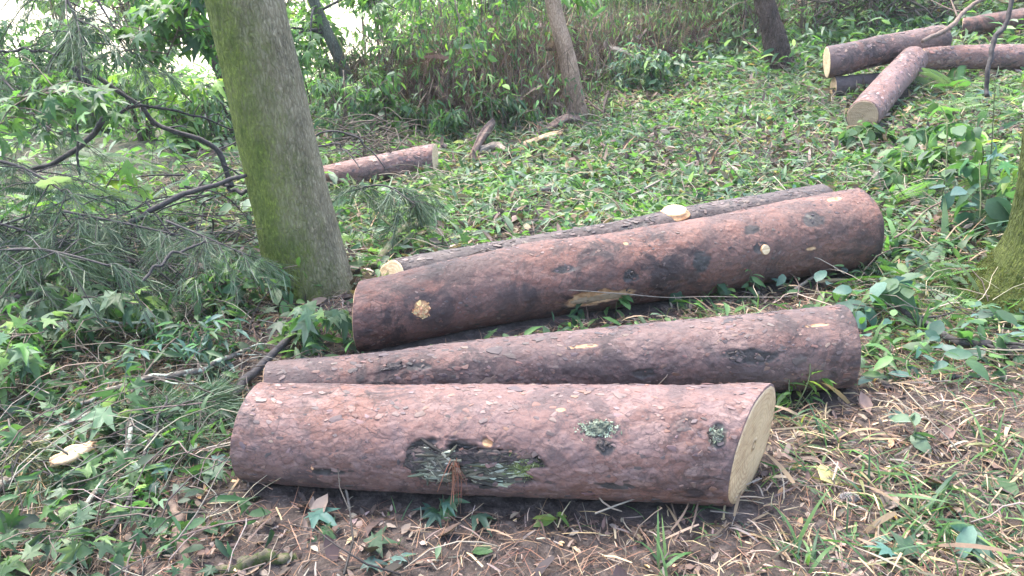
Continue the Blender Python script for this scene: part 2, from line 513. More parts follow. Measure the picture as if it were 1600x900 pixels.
    p.inputs['Specular IOR Level'].default_value = .4
    rg = ramp(nt, fine.outputs[0], [(.3, (.55, .55, .55)), (.7, (.9, .9, .9))]); nt.links.new(rg, p.inputs['Roughness'])
    b = bump(nt, p, heights[0], .9, .006)
    b = bump(nt, p, heights[1], .8, .003, b)
    b = bump(nt, p, fine.outputs[0], .5, .0025, b)
    return m
M_bark = [log_bark('log_bark_pink', seed=0.0, darkness=.25),
          log_bark('log_bark_brown', red=(.150, .072, .052), mauve=(.135, .092, .082), pale=(.235, .15, .12), seed=3.1, darkness=.75),
          log_bark('log_bark_rust', red=(.165, .068, .045), mauve=(.13, .076, .062), pale=(.21, .11, .08), seed=6.7, darkness=.65),
          log_bark('log_bark_grey', red=(.085, .055, .045), mauve=(.085, .067, .06), pale=(.15, .115, .10), seed=9.3, darkness=1.0)]

def wood_mat(name, c1=(.43, .265, .13), c2=(.58, .40, .225), heart=(.30, .165, .08)):
    m, nt, p, out = mat(name)
    tc = nt.nodes.new('ShaderNodeTexCoord')
    sx = nt.nodes.new('ShaderNodeSeparateXYZ'); nt.links.new(tc.outputs['Object'], sx.inputs[0])
    cb = nt.nodes.new('ShaderNodeCombineXYZ'); nt.links.new(sx.outputs[1], cb.inputs[1]); nt.links.new(sx.outputs[2], cb.inputs[2])
    wb = noise(nt, cb.outputs[0], 9, 2)
    ln = nt.nodes.new('ShaderNodeVectorMath'); ln.operation = 'LENGTH'; nt.links.new(cb.outputs[0], ln.inputs[0])
    ma = nt.nodes.new('ShaderNodeMath'); ma.operation = 'MULTIPLY_ADD'; nt.links.new(wb.outputs[0], ma.inputs[0]); ma.inputs[1].default_value = .035
    nt.links.new(ln.outputs['Value'], ma.inputs[2])
    mu = nt.nodes.new('ShaderNodeMath'); mu.operation = 'MULTIPLY'; nt.links.new(ma.outputs[0], mu.inputs[0]); mu.inputs[1].default_value = 430
    si = nt.nodes.new('ShaderNodeMath'); si.operation = 'SINE'; nt.links.new(mu.outputs[0], si.inputs[0])
    ring = ramp(nt, si.outputs[0], [(.0, c2), (1, c1)])
    nz = noise(nt, mapping(nt, (1, 1, 7)), 16, 4)
    c = mixc(nt, ramp(nt, nz.outputs[0], [(.4, (0, 0, 0)), (.75, (.8, .8, .8))]), ring, heart)
    at2 = nt.nodes.new('ShaderNodeMath'); at2.operation = 'ARCTAN2'; nt.links.new(sx.outputs[1], at2.inputs[0]); nt.links.new(sx.outputs[2], at2.inputs[1])
    cr = nt.nodes.new('ShaderNodeCombineXYZ'); nt.links.new(at2.outputs[0], cr.inputs[0]); nt.links.new(ln.outputs['Value'], cr.inputs[1])
    crn = noise(nt, cr.outputs[0], 7, 3, .6)
    c = mixc(nt, ramp(nt, crn.outputs[0], [(.36, (.7, .7, .7)), (.42, (0, 0, 0))]), c, heart)
    stn = noise(nt, mapping(nt, (1, 1, 1)), 26, 5, .7)
    c = mixc(nt, ramp(nt, stn.outputs[0], [(.52, (0, 0, 0)), (.72, (.6, .6, .6))]), c, tuple(k * .8 for k in heart))
    nz2 = noise(nt, mapping(nt, (1, 1, 1)), 5, 3)
    c = mixc(nt, ramp(nt, nz2.outputs[0], [(.45, (0, 0, 0)), (.6, (.5, .5, .5))]), c, c2)
    nt.links.new(c, p.inputs['Base Color']); p.inputs['Roughness'].default_value = .7
    saw = nt.nodes.new('ShaderNodeTexWave'); saw.inputs['Scale'].default_value = 45; saw.inputs['Distortion'].default_value = 3
    nt.links.new(mapping(nt, (.2, .35, 1)), saw.inputs[0])
    bump(nt, p, saw.outputs['Fac'], .5, .003)
    return m
M_wood = wood_mat('cut_wood')
M_wood_pale = wood_mat('pale_cut_wood', (.56, .40, .23), (.66, .50, .31), (.40, .24, .11))
M_wood_old = wood_mat('weathered_cut_wood', (.24, .165, .10), (.33, .24, .15), (.19, .12, .06))

def simple(name, c1, c2, scale=30, rough=.8, b=.4, c3=None, st3=(1, 1, 1)):
    m, nt, p, out = mat(name)
    n = noise(nt, mapping(nt, st3), scale, 6, .7, .6)
    st = [(.32, c1), (.62, c2)] + ([(.72, c3)] if c3 else [])
    nt.links.new(ramp(nt, n.outputs[0], st), p.inputs['Base Color'])
    p.inputs['Roughness'].default_value = rough
    bump(nt, p, n.outputs[0], b, .006)
    return m
M_scarwood = simple('lichened_scar_wood', (.014, .012, .01), (.12, .11, .075), 55, .85, 1, (.62, .62, .48), st3=(.28, .8, 1))
M_scarwood2 = simple('green_scar_wood', (.018, .016, .01), (.085, .085, .035), 55, .85, 1, (.32, .34, .17), st3=(.28, .8, 1))
M_lichen = simple('lichen_crust', (.02, .018, .016), (.16, .18, .12), 60, .9, 1, (.36, .38, .29))
M_knot = simple('dark_knot', (.02, .016, .015), (.09, .07, .06), 50, .85, 1)
M_resin = simple('orange_resin_wood', (.32, .13, .06), (.60, .33, .16), 40, .6, .6)
M_splinter = simple('splintered_wood', (.38, .20, .10), (.66, .44, .25), 20, .7, .5)
M_rot = simple('rotten_wood', (.05, .035, .028), (.17, .11, .085), 25, .9, .7)
M_cone = simple('cone_scale', (.13, .11, .10), (.38, .34, .31), 60, .8, .4)

def ground_mat():
    m, nt, p, out = mat('forest_soil')
    vec = mapping(nt, (1, 1, 1))
    n1 = noise(nt, vec, 2.2, 5, .6); n2 = noise(nt, vec, 26, 6, .7); n3 = noise(nt, vec, 120, 4, .7)
    c = ramp(nt, n2.outputs[0], [(.28, (.020, .016, .014)), (.5, (.058, .045, .039)), (.7, (.13, .105, .092))])
    c = mixc(nt, ramp(nt, n1.outputs[0], [(.4, (0, 0, 0)), (.65, (.5, .5, .5))]), c, (.078, .062, .054))
    c = mixc(nt, .6, c, ramp(nt, n3.outputs[0], [(.3, (.5, .5, .5)), (.7, (1.5, 1.45, 1.4))]), 'MULTIPLY')
    a = N(nt, 'ShaderNodeAttribute', attribute_name='tint')
    sp = nt.nodes.new('ShaderNodeSeparateColor'); nt.links.new(a.outputs['Color'], sp.inputs[0])
    gr = ramp(nt, n2.outputs[0], [(.3, (.03, .06, .02)), (.7, (.10, .16, .06))])
    c = mixc(nt, sp.outputs[1], c, gr)
    st = ramp(nt, n2.outputs[0], [(.3, (.42, .36, .22)), (.7, (.66, .58, .42))])
    c = mixc(nt, sp.outputs[0], c, st)
    nt.links.new(c, p.inputs['Base Color']); p.inputs['Roughness'].default_value = .9; p.inputs['Specular IOR Level'].default_value = .2
    b = bump(nt, p, n2.outputs[0], .8, .02); bump(nt, p, n3.outputs[0], .7, .006, b)
    return m
M_ground = ground_mat()

def trunk_mat(name, c1, c2, moss=(.12, .16, .02), side=(-1, -.3), amount=.5, stretch=(14, 14, 2.2), bs=.012, low=0.0, plates=False):
    m, nt, p, out = mat(name)
    tc = nt.nodes.new('ShaderNodeTexCoord')
    v1 = mapping(nt, stretch)
    n1 = noise(nt, v1, 3.0, 6, .7, .3)
    n2 = noise(nt, mapping(nt, (1, 1, .6)), 5, 5, .65)
    n3 = noise(nt, mapping(nt, (1, 1, .5)), 90, 4, .7)
    n4 = noise(nt, mapping(nt, (1, 1, .45)), 9, 7, .75)
    c = ramp(nt, n1.outputs[0], [(.3, c1), (.65, c2)])
    c = mixc(nt, ramp(nt, n2.outputs[0], [(.45, (0, 0, 0)), (.62, (.6, .6, .6))]), c, tuple(min(1, k * 1.45) for k in c2))
    nd = noise(nt, mapping(nt, (1, 1, .8)), 11, 5, .7, .5)
    c = mixc(nt, ramp(nt, nd.outputs[0], [(.60, (0, 0, 0)), (.72, (.7, .7, .7))]), c, tuple(k * .5 for k in c1))
    vc = nt.nodes.new('ShaderNodeTexVoronoi'); vc.feature = 'DISTANCE_TO_EDGE'; vc.inputs['Scale'].default_value = 62
    dz = nt.nodes.new('ShaderNodeVectorMath'); dz.operation = 'ADD'
    dsc = nt.nodes.new('ShaderNodeVectorMath'); dsc.operation = 'SCALE'; dsc.inputs['Scale'].default_value = .03
    nt.links.new(noise(nt, mapping(nt, (1, 1, 1)), 20, 3).outputs['Color'], dsc.inputs[0])
    nt.links.new(dsc.outputs[0], dz.inputs[0]); nt.links.new(mapping(nt, (1, 1, .28)), dz.inputs[1]); nt.links.new(dz.outputs[0], vc.inputs['Vector'])
    ck = ramp(nt, vc.outputs['Distance'], [(0, (.66, .64, .6)), (.18, (1, 1, 1)), (.5, (1.25, 1.25, 1.25))])
    c = mixc(nt, 1, c, ck, 'MULTIPLY')
    fl = noise(nt, mapping(nt, (1, 1, .35)), 70, 3, .6)
    c = mixc(nt, ramp(nt, fl.outputs[0], [(.6, (0, 0, 0)), (.7, (.6, .6, .6))]), c, tuple(min(.6, k * 2) for k in c2))
    if moss:
        a = N(nt, 'ShaderNodeAttribute', attribute_name='tint')
        sp = nt.nodes.new('ShaderNodeSeparateColor'); nt.links.new(a.outputs['Color'], sp.inputs[0])
        add = nt.nodes.new('ShaderNodeMath'); add.operation = 'MULTIPLY_ADD'
        nt.links.new(n4.outputs[0], add.inputs[0]); add.inputs[1].default_value = 1.3; nt.links.new(sp.outputs[0], add.inputs[2])
        ad2 = nt.nodes.new('ShaderNodeMath'); ad2.operation = 'MULTIPLY_ADD'
        nt.links.new(n3.outputs[0], ad2.inputs[0]); ad2.inputs[1].default_value = .5; nt.links.new(add.outputs[0], ad2.inputs[2])
        f = ramp(nt, ad2.outputs[0], [(1.28, (0, 0, 0)), (1.5, (1, 1, 1))])
        # ramp positions stop at 1, so rescale
        rs = nt.nodes.new('ShaderNodeMapRange'); rs.inputs[1].default_value = 1.0; rs.inputs[2].default_value = 1.7
        nt.links.new(ad2.outputs[0], rs.inputs[0])
        mc = ramp(nt, n3.outputs[0], [(.3, tuple(k * .45 for k in moss)), (.55, moss), (.75, tuple(min(1, k * 1.9) for k in moss))])
        mc = mixc(nt, ramp(nt, nd.outputs[0], [(.45, (0, 0, 0)), (.65, (.65, .65, .65))]), mc, (.055, .075, .018))
        c = mixc(nt, rs.outputs[0], c, mc)
    nt.links.new(c, p.inputs['Base Color']); p.inputs['Roughness'].default_value = .88; p.inputs['Specular IOR Level'].default_value = .25
    b = bump(nt, p, n1.outputs[0], .9, bs); b = bump(nt, p, vc.outputs['Distance'], .8, bs * 1.3, b); bump(nt, p, n3.outputs[0], .8, .006, b)
    return m
M_trunk = trunk_mat('mossy_bark', (.10, .085, .055), (.25, .21, .135), moss=(.125, .15, .030), stretch=(20, 20, 4))
M_trunk_moss = trunk_mat('thick_moss', (.06, .05, .03), (.15, .12, .08), moss=(.06, .075, .014))
M_trunk_dark = trunk_mat('shaggy_bark', (.025, .018, .016), (.12, .082, .065), moss=None, stretch=(20, 20, 3), bs=.03)
M_trunk_slim = trunk_mat('slim_brown_bark', (.20, .13, .09), (.34, .23, .16), moss=None, stretch=(18, 18, 6), bs=.006)
M_trunk_grey = trunk_mat('grey_green_bark', (.05, .055, .045), (.13, .13, .105), moss=None, stretch=(18, 18, 4), bs=.008)

# ================================================================== SETTING
def build_ground():
    n = 640
    u = np.linspace(-1, 1, n)
    xs = 3.6 * u + 260 * np.sign(u) * np.abs(u)**7
    v = np.linspace(0, 1, n + 60)
    ys = 0.3 + 7.0 * v + 340 * v**8
    ys = np.concatenate([np.linspace(-60, 0.2, 40), ys])
    X, Y = np.meshgrid(xs, ys, indexing='ij')
    Z = H(X, Y)
    near = np.exp(-((Y - 2) / 5)**2)
    P = np.stack([X, Y, Z * 0], -1)
    Z = Z + near * 0.008 * fbm(P * 22, 3, 31)
    V = np.stack([X, Y, Z], -1).reshape(-1, 3)
    g = sstep(9, 12, Y) * .6 + .25 * sstep(-1.0, -1.8, X)
    straw = sstep(9.5, 12, Y) * sstep(-.2, -1.6, X)
    c = np.stack([straw, np.clip(g, 0, .8), g * 0], -1).reshape(-1, 3)
    nm = NM(); nm.add(V, grid_tris(len(xs), len(ys))[:, ::-1], c)
    o = nm.build('ground', M_ground)
    tag(o, kind='structure')
build_ground()

# ------------------------------------------------------------------ logs
LOGS = []           # footprints: (ax, ay, bx, by, r)
def log_frame(A, B):
    ax = (B - A) / np.linalg.norm(B - A)
    yy = np.cross([0, 0, 1], ax); yy /= np.linalg.norm(yy)
    zz = np.cross(ax, yy)
    return ax, yy, zz

def solve_end(px, py, rpx, rest=.93):
    r = .15
    for _ in range(12):
        q = on(px, py, r * rest)
        r = rpx * depth(q) / FPX
    return q, r

class Log:
    """local frame: X along the log from A, Y away from the viewer, Z up; origin on the axis at A"""
    def __init__(s, name, A, ra, B, rb, label, m, group, cuts=((0, 0), (0, 0)), patches=(), seed=0, nl=240, nt=150, faces=(1, 1),
                 wood=None, bow=0.0, lump=.05, wavy=.018, facemat=None):
        s.A, s.B, s.ra, s.rb = np.array(A), np.array(B), ra, rb
        s.L = float(np.linalg.norm(s.B - s.A)); ax, yy, zz = log_frame(s.A, s.B)
        s.bow = bow; s.seed = seed; s.lump = lump; s.wavy = wavy
        M = Matrix(np.column_stack([ax, yy, zz]).tolist()).to_4x4()
        s.root = bpy.data.objects.new(name, None); col.objects.link(s.root)
        tag(s.root, label, 'log', group)
        base = s.A - zz * ra
        M.translation = Vector(base)
        s.root.matrix_world = M
        s.off = (0, 0, ra)
        LOGS.append((s.A[0], s.A[1], s.B[0], s.B[1], max(ra, rb)))
        th = np.linspace(0, 2 * math.pi, nt, endpoint=False)
        t = np.linspace(0, 1, nl)
        TT, TH = np.meshgrid(t, th, indexing='ij')
        r = s.rad(TT, TH)
        cy, cz = s.axis(TT)
        Yl = cy + r * np.cos(TH); Zl = cz + r * np.sin(TH)
        x0 = cuts[0][0] * (r * np.cos(TH)) + cuts[0][1] * (r * np.sin(TH))
        x1 = s.L + cuts[1][0] * (r * np.cos(TH)) + cuts[1][1] * (r * np.sin(TH))
        Xl = x0 + (x1 - x0) * TT
        S = np.stack([Xl, Yl, Zl], -1)
        mask = np.zeros((nl, nt, 3)); dr = np.zeros((nl, nt))
        # plate relief
        d, c = worley(S * np.array([17, 30, 30]) + .25 * fbm(S[..., :] * 30, 2, seed)[..., None] + seed * 3.3, seed)
        plate = (c - .5) * .005 * np.clip(d * 6, 0, 1)
        plate *= sstep(-.5, .4, fbm(S * 4, 3, seed + 8))
        dr += plate + .0016 * fbm(S * 45, 3, seed + 4)
        s.cuts = cuts
        for (f, el, hw, hh, ch, dep) in patches:
            pt = math.pi - R(el)
            rr = s.ra + (s.rb - s.ra) * f
            du = (Xl - f * s.L) / hw
            dth = (TH - pt + math.pi) % (2 * math.pi) - math.pi
            dv = dth * rr / hh
            dist = np.sqrt(du * du + dv * dv) + .38 * fbm(S * np.array([16, 26, 26]), 4, seed + 20 + int(f * 99))
            w = sstep(1.05, .8, dist)
            if ch >= 0: mask[..., ch] = np.maximum(mask[..., ch], w)
            dr -= dep * sstep(1.15, .45, dist)
        R2 = r + dr
        S = np.stack([Xl, cy + R2 * np.cos(TH), cz + R2 * np.sin(TH)], -1)
        nm = NM(); V = S.reshape(-1, 3)
        F = grid_tris(nl, nt, True)
        k = np.arange(nt); ca = S[0].mean(0); cb = S[-1].mean(0)
        V = np.vstack([V, ca, cb]); nV = nl * nt
        F = np.vstack([F, np.stack([np.full(nt, nV), (k + 1) % nt, k], -1), np.stack([np.full(nt, nV + 1), (nl - 1) * nt + k, (nl - 1) * nt + (k + 1) % nt], -1)])
        nm.add(V, F[:, ::-1], np.vstack([mask.reshape(-1, 3), np.zeros((2, 3))]))
        s.bark = nm.build('bark', m, s.root, loc=s.off)
        for e, (ring, ctr, sg) in enumerate(((S[0], ca, -1), (S[-1], cb, 1))):
            if not faces[e]: continue
            fm = NM(); nr = 14
            rr = np.linspace(0, 1, nr)[1:]
            P = ctr + (ring - ctr)[None] * (rr[:, None, None] * .955)
            P[..., 0] += sg * (.0035 + .0012 * fbm(P * np.array([1, 12, 30]), 3, 3)) 
            V = np.vstack([ctr + [sg * .0035, 0, 0], P.reshape(-1, 3), (ctr + (ring - ctr) * .955)])
            n0 = 1 + (nr - 1) * nt
            F = [np.stack([np.zeros(nt, int), 1 + k, 1 + (k + 1) % nt], -1)]
            g = grid_tris(nr, nt, True) + 1
            F.append(g)
            F = np.vstack(F)
            if sg > 0: F = F
            fm.add(V, F if sg > 0 else F[:, ::-1])
            fm.build('cut_face', facemat or M_wood, s.root, loc=s.off)
    def axis(s, T):
        T = np.asarray(T, float)
        b = 4 * T * (1 - T)
        q = np.stack([T * s.L * .9, T * 0 + s.seed * 5.1, T * 0], -1)
        return s.wavy * vnoise(q * 1.7, 3) * b, s.bow * b + s.wavy * vnoise(q * 1.7 + 9, 4) * b
    def rad(s, T, TH):
        T = np.asarray(T, float)
        r = s.ra + (s.rb - s.ra) * T
        p = np.stack([T * s.L * 2.2 + s.seed * 7, np.cos(TH) * .9, np.sin(TH) * .9], -1)
        return r * (1 + s.lump * fbm(p, 3, s.seed + 2))
    def surf(s, x, TH, lift=0.0):
        T = x / s.L
        r = s.rad(T, TH) + lift; cy, cz = s.axis(T)
        return np.stack([x + 0 * TH, cy + r * np.cos(TH), cz + r * np.sin(TH)], -1)
    def patch(s, name, f, el, hw, hh, lift, ridge, m, seed=1, n=46, stretch=(14, 60), edge=-.012, ang=0.0, jag=.3):
        """a raised or sunken piece of the surface with a ragged outline, rim tucked under the bark"""
        rr = np.linspace(0, 1, n); ph = np.linspace(0, 2 * math.pi, 72, endpoint=False)
        RR, PH = np.meshgrid(rr, ph, indexing='ij')
        q = np.stack([np.cos(PH) * 2.2, np.sin(PH) * 2.2, PH * 0 + seed], -1)
        out = 1 + jag * fbm(q, 4, seed)
        du = RR * out * np.cos(PH) * hw; dv = RR * out * np.sin(PH) * hh
        ca, sa = math.cos(ang), math.sin(ang)
        du, dv = du * ca - dv * sa, du * sa + dv * ca
        rad = s.ra + (s.rb - s.ra) * f
        x = f * s.L + du; TH = math.pi - R(el) - dv / rad
        nz = fbm(np.stack([x * stretch[0], dv * stretch[1], x * 0 + seed], -1), 4, seed + 5)
        l = lift + ridge * nz
        w = sstep(1.0, .8, RR)
        l = l * w + edge * (1 - w)
        P = s.surf(x, TH, l)
        nm = NM(); nm.add(P.reshape(-1, 3), grid_tris(n, 72, True))
        return nm.build(name, m, s.root, loc=s.off)
    def stub(s, name, f, el, r, h, m, mface, tilt=(0, 0)):
        th0 = math.pi - R(el); x = f * s.L
        base = s.surf(np.array(x), np.array(th0), -.02); nrm = np.array([tilt[0], math.cos(th0), math.sin(th0) + tilt[1]]); nrm /= np.linalg.norm(nrm)
        nm = NM(); P = base + nrm * np.linspace(0, h + .02, 6)[:, None]
        tube(nm, P, r * np.array([1.35, 1.25, 1.15, 1.08, 1.03, 1]), 28, rough=.05, seed=3)
        o = nm.build(name, m, s.root, loc=s.off)
        fm = NM(); tube(fm, np.array([P[-1] - nrm * .004, P[-1] + nrm * .003]), r * .93, 28)
        fm.build('cut_face', mface, o, smooth=False)
        return o

def flat_rot(nrm, ang, tilt):
    nrm = nrm / np.linalg.norm(nrm, axis=1)[:, None]
    ex = np.cross(np.cross(nrm, np.tile([1.0, 0, 0], (len(nrm), 1))), nrm); ex /= np.linalg.norm(ex, axis=1)[:, None]
    ey = np.cross(nrm, ex)
    c, s_ = np.cos(ang)[:, None], np.sin(ang)[:, None]
    a = ex * c + ey * s_; b = np.cross(nrm, a)
    ct, st = np.cos(tilt)[:, None], np.sin(tilt)[:, None]
    b2 = b * ct + nrm * st; n2 = np.cross(a, b2)
    return np.stack([a, b2, n2], -1)
def T_plate(seed):
    r_ = np.random.default_rng(seed); k = 9; a = np.sort(r_.uniform(0, 2 * math.pi, k)) * .4 + np.linspace(0, 2 * math.pi, k, endpoint=False) * .6
    r = r_.uniform(.32, .55, k); r = r * r_.uniform(.7, 1.25, k); top = np.column_stack([r * np.cos(a), r * np.sin(a) * .55, .022 + .02 * r_.uniform(-1, 1, k)])
    bot = top * [1.04, 1.04, 0] + [0, 0, -.14]
    V = np.vstack([[0, 0, .06], top, bot]); T = []
    for j in range(k):
        j2 = (j + 1) % k; T += [(0, 1 + j, 1 + j2), (1 + j, 1 + k + j, 1 + k + j2), (1 + j, 1 + k + j2, 1 + j2)]
    return V, np.array(T)
PLATE = [T_plate(k) for k in range(7)]
def T_shard(seed):
    r_ = np.random.default_rng(seed); V = []; n = 6
    for k in range(n):
        t = k / (n - 1); rr = .17 * (math.sin(math.pi * (.12 + .8 * t))**.6) * r_.uniform(.75, 1.2)
        for j in range(5):
            a = j * 2 * math.pi / 5 + seed; V.append((t - .5, rr * math.cos(a) * r_.uniform(.8, 1.2) + .05 * math.sin(t * 4 + seed), rr * .9 * math.sin(a) * r_.uniform(.7, 1.2)))
    T = grid_tris(n, 5, True)
    T = np.vstack([T, [(0, 2, 1), (0, 3, 2), (0, 4, 3)], [(n * 5 - 5, n * 5 - 4, n * 5 - 3), (n * 5 - 5, n * 5 - 3, n * 5 - 2), (n * 5 - 5, n * 5 - 2, n * 5 - 1)]])
    return np.array(V, float), T
SHARD = [T_shard(k) for k in range(6)]
def flakes(lg, n, s0, s1, cols, seed=0, part='bark_flakes', tpls=None, region=None, lift=.001, tiltv=.10, angv=.35, ws=1.0, mat_=None, kind='stuff'):
    x = rng.uniform(.01, lg.L - .01, n); el = rng.uniform(-60, 120, n)
    if region is None: x = rng.uniform(-.15, lg.L + .1, n)
    if region: f, e, hw, he = region; x = f * lg.L + rng.normal(0, hw, n); el = e + rng.normal(0, he, n)
    TH = math.pi - np.radians(el)
    if region is None:
        q = np.stack([x * 5, np.cos(TH) * lg.ra * 5 + seed, np.sin(TH) * lg.ra * 5], -1)
        keep = (fbm(q, 3, seed + 40) > rng.uniform(-.9, .9, n))
        (a0, b0), (a1, b1) = lg.cuts; rr = lg.ra + (lg.rb - lg.ra) * x / lg.L
        lo = rr * (a0 * np.cos(TH) + b0 * np.sin(TH)) + s1 * .5; hi = lg.L + rr * (a1 * np.cos(TH) + b1 * np.sin(TH)) - s1 * .5
        keep &= (x > lo) & (x < hi); x, TH = x[keep], TH[keep]
    P = lg.surf(x, TH, lift); P2 = lg.surf(x + .001, TH, lift); nrm = np.stack([x * 0, np.cos(TH), np.sin(TH)], -1)
    m = len(x); s_ = rng.uniform(0, 1, m)**2 * (s1 - s0) + s0
    Rm = flat_rot(nrm, rng.normal(0, angv, m) + (rng.integers(0, 2, m) * math.pi), rng.normal(0, tiltv, m))
    nm = NM(); tp_ = tpls or PLATE; k = rng.integers(0, len(tp_), m); cc = palette(cols, m, .15 if region is None else .3)
    for i, t in enumerate(tp_):
        w = k == i; nm.inst(t, P[w], Rm[w], np.stack([s_, s_ * ws, s_ * .55], -1)[w], cc[w])
    o = nm.build(part, mat_ or M_flake, lg.root, smooth=False, loc=lg.off); o['kind'] = kind
    return o
M_flake = leaf_mat('bark_flake', 0.0, .6, .5)
M_fibre = leaf_mat('wood_fibre', 0.0, .8, .3)
C_PINK = [(.18, .088, .064), (.17, .108, .096), (.14, .084, .072), (.21, .13, .105), (.085, .055, .05), (.17, .085, .062), (.06, .04, .037)]
C_BRN = [(.14, .07, .052), (.125, .085, .075), (.09, .06, .053), (.16, .10, .08), (.05, .035, .032)]
C_GRY = [(.08, .055, .047), (.06, .045, .04), (.11, .08, .068), (.035, .026, .023)]
GL = 'sawn pine logs lying on the slope'
A, ra = solve_end(402, 676, 77); B, rb = solve_end(1176, 696, 93)
front = Log('sawn_log', A, ra, B, rb, 'thick pinkish log in front with a large lichened scar and pale sawn end', M_bark[0], GL,
            cuts=((.14, .05), (.60, .03)), seed=1, nl=560, nt=380, lump=.048,
            patches=[(.465, 5, .175, .085, 0, .030), (.36, 12, .055, .065, 0, .012), (.69, 44, .05, .035, 0, .006), (.70, 30, .03, .03, 0, .004), (.905, 41, .028, .035, 0, .008),
                     (.18, -8, .06, .015, 0, .004), (.62, 64, .02, .008, 2, .002), (.485, 30, .018, .013, 2, .002), (.72, -8, .07, .016, 0, .003),
                     ])
front.patch('exposed_wood', .400, 8, .056, .048, -.012, .016, M_scarwood, 3, n=90, stretch=(22, 70), edge=-.05, ang=.5, jag=.45)
front.patch('exposed_wood', .500, -3, .105, .038, -.016, .017, M_scarwood, 5, n=100, stretch=(16, 95), edge=-.06, ang=-.12, jag=.4)
front.patch('exposed_wood', .525, 12, .105, .036, -.014, .016, M_scarwood2, 8, n=100, stretch=(18, 95), edge=-.06, ang=-.25, jag=.45)
flakes(front, 2600, .008, .034, C_PINK, 1)
flakes(front, 60, .035, .07, C_PINK[1:3] + C_PINK[4:5], 1, tiltv=.06)
CP = [(.24, .235, .17), (.15, .145, .10), (.42, .42, .32), (.07, .065, .045), (.035, .03, .024)]
flakes(front, 260, .015, .085, [(.20, .20, .145), (.13, .125, .09), (.08, .075, .055), (.34, .34, .26), (.04, .035, .03), (.05, .045, .035), (.10, .09, .065)], part='split_bark', tpls=SHARD, region=(.392, 4, .022, 8), lift=.000, tiltv=.4, angv=.5, ws=.5, mat_=M_fibre)
flakes(front, 330, .015, .095, CP[3:] * 4 + CP[:2] + [(.10, .105, .045), (.30, .30, .24), (.07, .075, .035), (.09, .08, .06)], part='split_bark', tpls=SHARD, region=(.500, 0, .044, 8), lift=-.007, tiltv=.35, angv=.25, ws=.45, mat_=M_fibre)
flakes(front, 240, .012, .05, [(.07, .048, .042), (.045, .033, .03), (.03, .024, .022)], part='bark_collar', tpls=SHARD, region=(.46, 17, .10, 3), lift=-.002, tiltv=.4, angv=.3, mat_=M_fibre)
flakes(front, 160, .012, .05, [(.08, .06, .055), (.05, .04, .036)], part='bark_collar', tpls=SHARD, region=(.355, 10, .018, 8), lift=-.002, tiltv=.4, angv=.8, mat_=M_fibre)
flakes(front, 1100, .006, .016, [(.14, .17, .04), (.20, .23, .07), (.09, .11, .03), (.30, .32, .17)], part='moss', tpls=[T_straw(.12, .3), T_blade(1.3, .1)], region=(.555, 6, .026, 6), lift=-.002, tiltv=1.2, angv=3, mat_=M_fibre)
flakes(front, 700, .004, .013, [(.20, .22, .15), (.13, .15, .10), (.30, .33, .24), (.05, .045, .04)], part='lichen_crumbs', tpls=PLATE, region=(.69, 46, .024, 3), lift=.003, tiltv=.5, angv=3, mat_=M_fibre)
flakes(front, 160, .006, .016, [(.22, .25, .18), (.04, .035, .03), (.10, .10, .08)], part='lichen_crumbs', tpls=PLATE, region=(.905, 41, .009, 3), lift=.006, tiltv=.8, angv=3, mat_=M_fibre)
front.patch('lichen_patch', .69, 47, .045, .022, .005, .009, M_lichen, 12, stretch=(60, 60), ang=.35, jag=.5)
front.patch('knot', .70, 32, .026, .02, .004, .011, M_knot, 14, stretch=(60, 60), jag=.4)
front.patch('knot', .905, 42, .017, .024, .004, .010, M_lichen, 15, stretch=(70, 70), jag=.3)
front.patch('knot', .145, -2, .012, .009, .002, .006, M_resin, 17, stretch=(60, 60))
front.patch('knot', .235, -6, .010, .008, .002, .006, M_knot, 18, stretch=(60, 60))

A, ra = solve_end(422, 610, 44); B, rb = solve_end(1318, 541, 66)
second = Log('sawn_log', A, ra, B, rb, 'slender scaly log wedged directly behind the thick log with the lichened scar', M_bark[1], GL,
             cuts=((0, 0), (.12, 0)), seed=2, nl=560, nt=260, bow=-.01,
             patches=[(.80, 25, .12, .03, 0, .006), (.25, 50, .07, .02, 0, .004), (.62, 10, .05, .02, 0, .004), (.93, 62, .05, .006, 2, .002), (.52, 60, .06, .008, 2, .001)])
flakes(second, 2300, .008, .034, C_BRN, 2)
flakes(second, 60, .04, .09, C_BRN[1:3] + C_BRN[4:], 2, tiltv=.06)
second.patch('knot', .78, 28, .04, .018, .002, .008, M_knot, 22, stretch=(40, 60), jag=.5)
second.patch('bark_flake', .21, 55, .05, .02, .006, .006, M_knot, 23, stretch=(30, 60), jag=.5)

A, ra = solve_end(564, 493, 55); B, rb = solve_end(1338, 356, 63)
third = Log('sawn_log', A, ra, B, rb, 'long thick rusty log behind the scaly one, round sawn knot near its far end', M_bark[2], GL,
            cuts=((.42, 0), (.15, 0)), seed=3, nl=640, nt=280, bow=.012,
            patches=[(.085, 15, .035, .03, 2, .004), (.915, 78, .055, .02, 2, .003), (.705, 22, .04, .035, 0, .004), (.38, -18, .20, .045, 2, .010), (.44, 10, .04, .03, 0, .006),
                     (.33, 34, .10, .02, 0, .003), (.84, 45, .06, .05, 0, .003), (.70, 50, .05, .03, 0, .002), (.82, 5, .03, .01, 2, .002), (.58, 18, .06, .06, 0, .004), (.45, 62, .016, .012, 2, .002)])
flakes(third, 2000, .008, .028, C_BRN + C_PINK[:1], 3)
flakes(third, 70, .012, .035, [(.52, .27, .13), (.35, .14, .07), (.6, .4, .2)], part='resin_chips', tpls=PLATE, region=(.085, 14, .018, 5), lift=.006, tiltv=.6, angv=3, mat_=M_fibre)
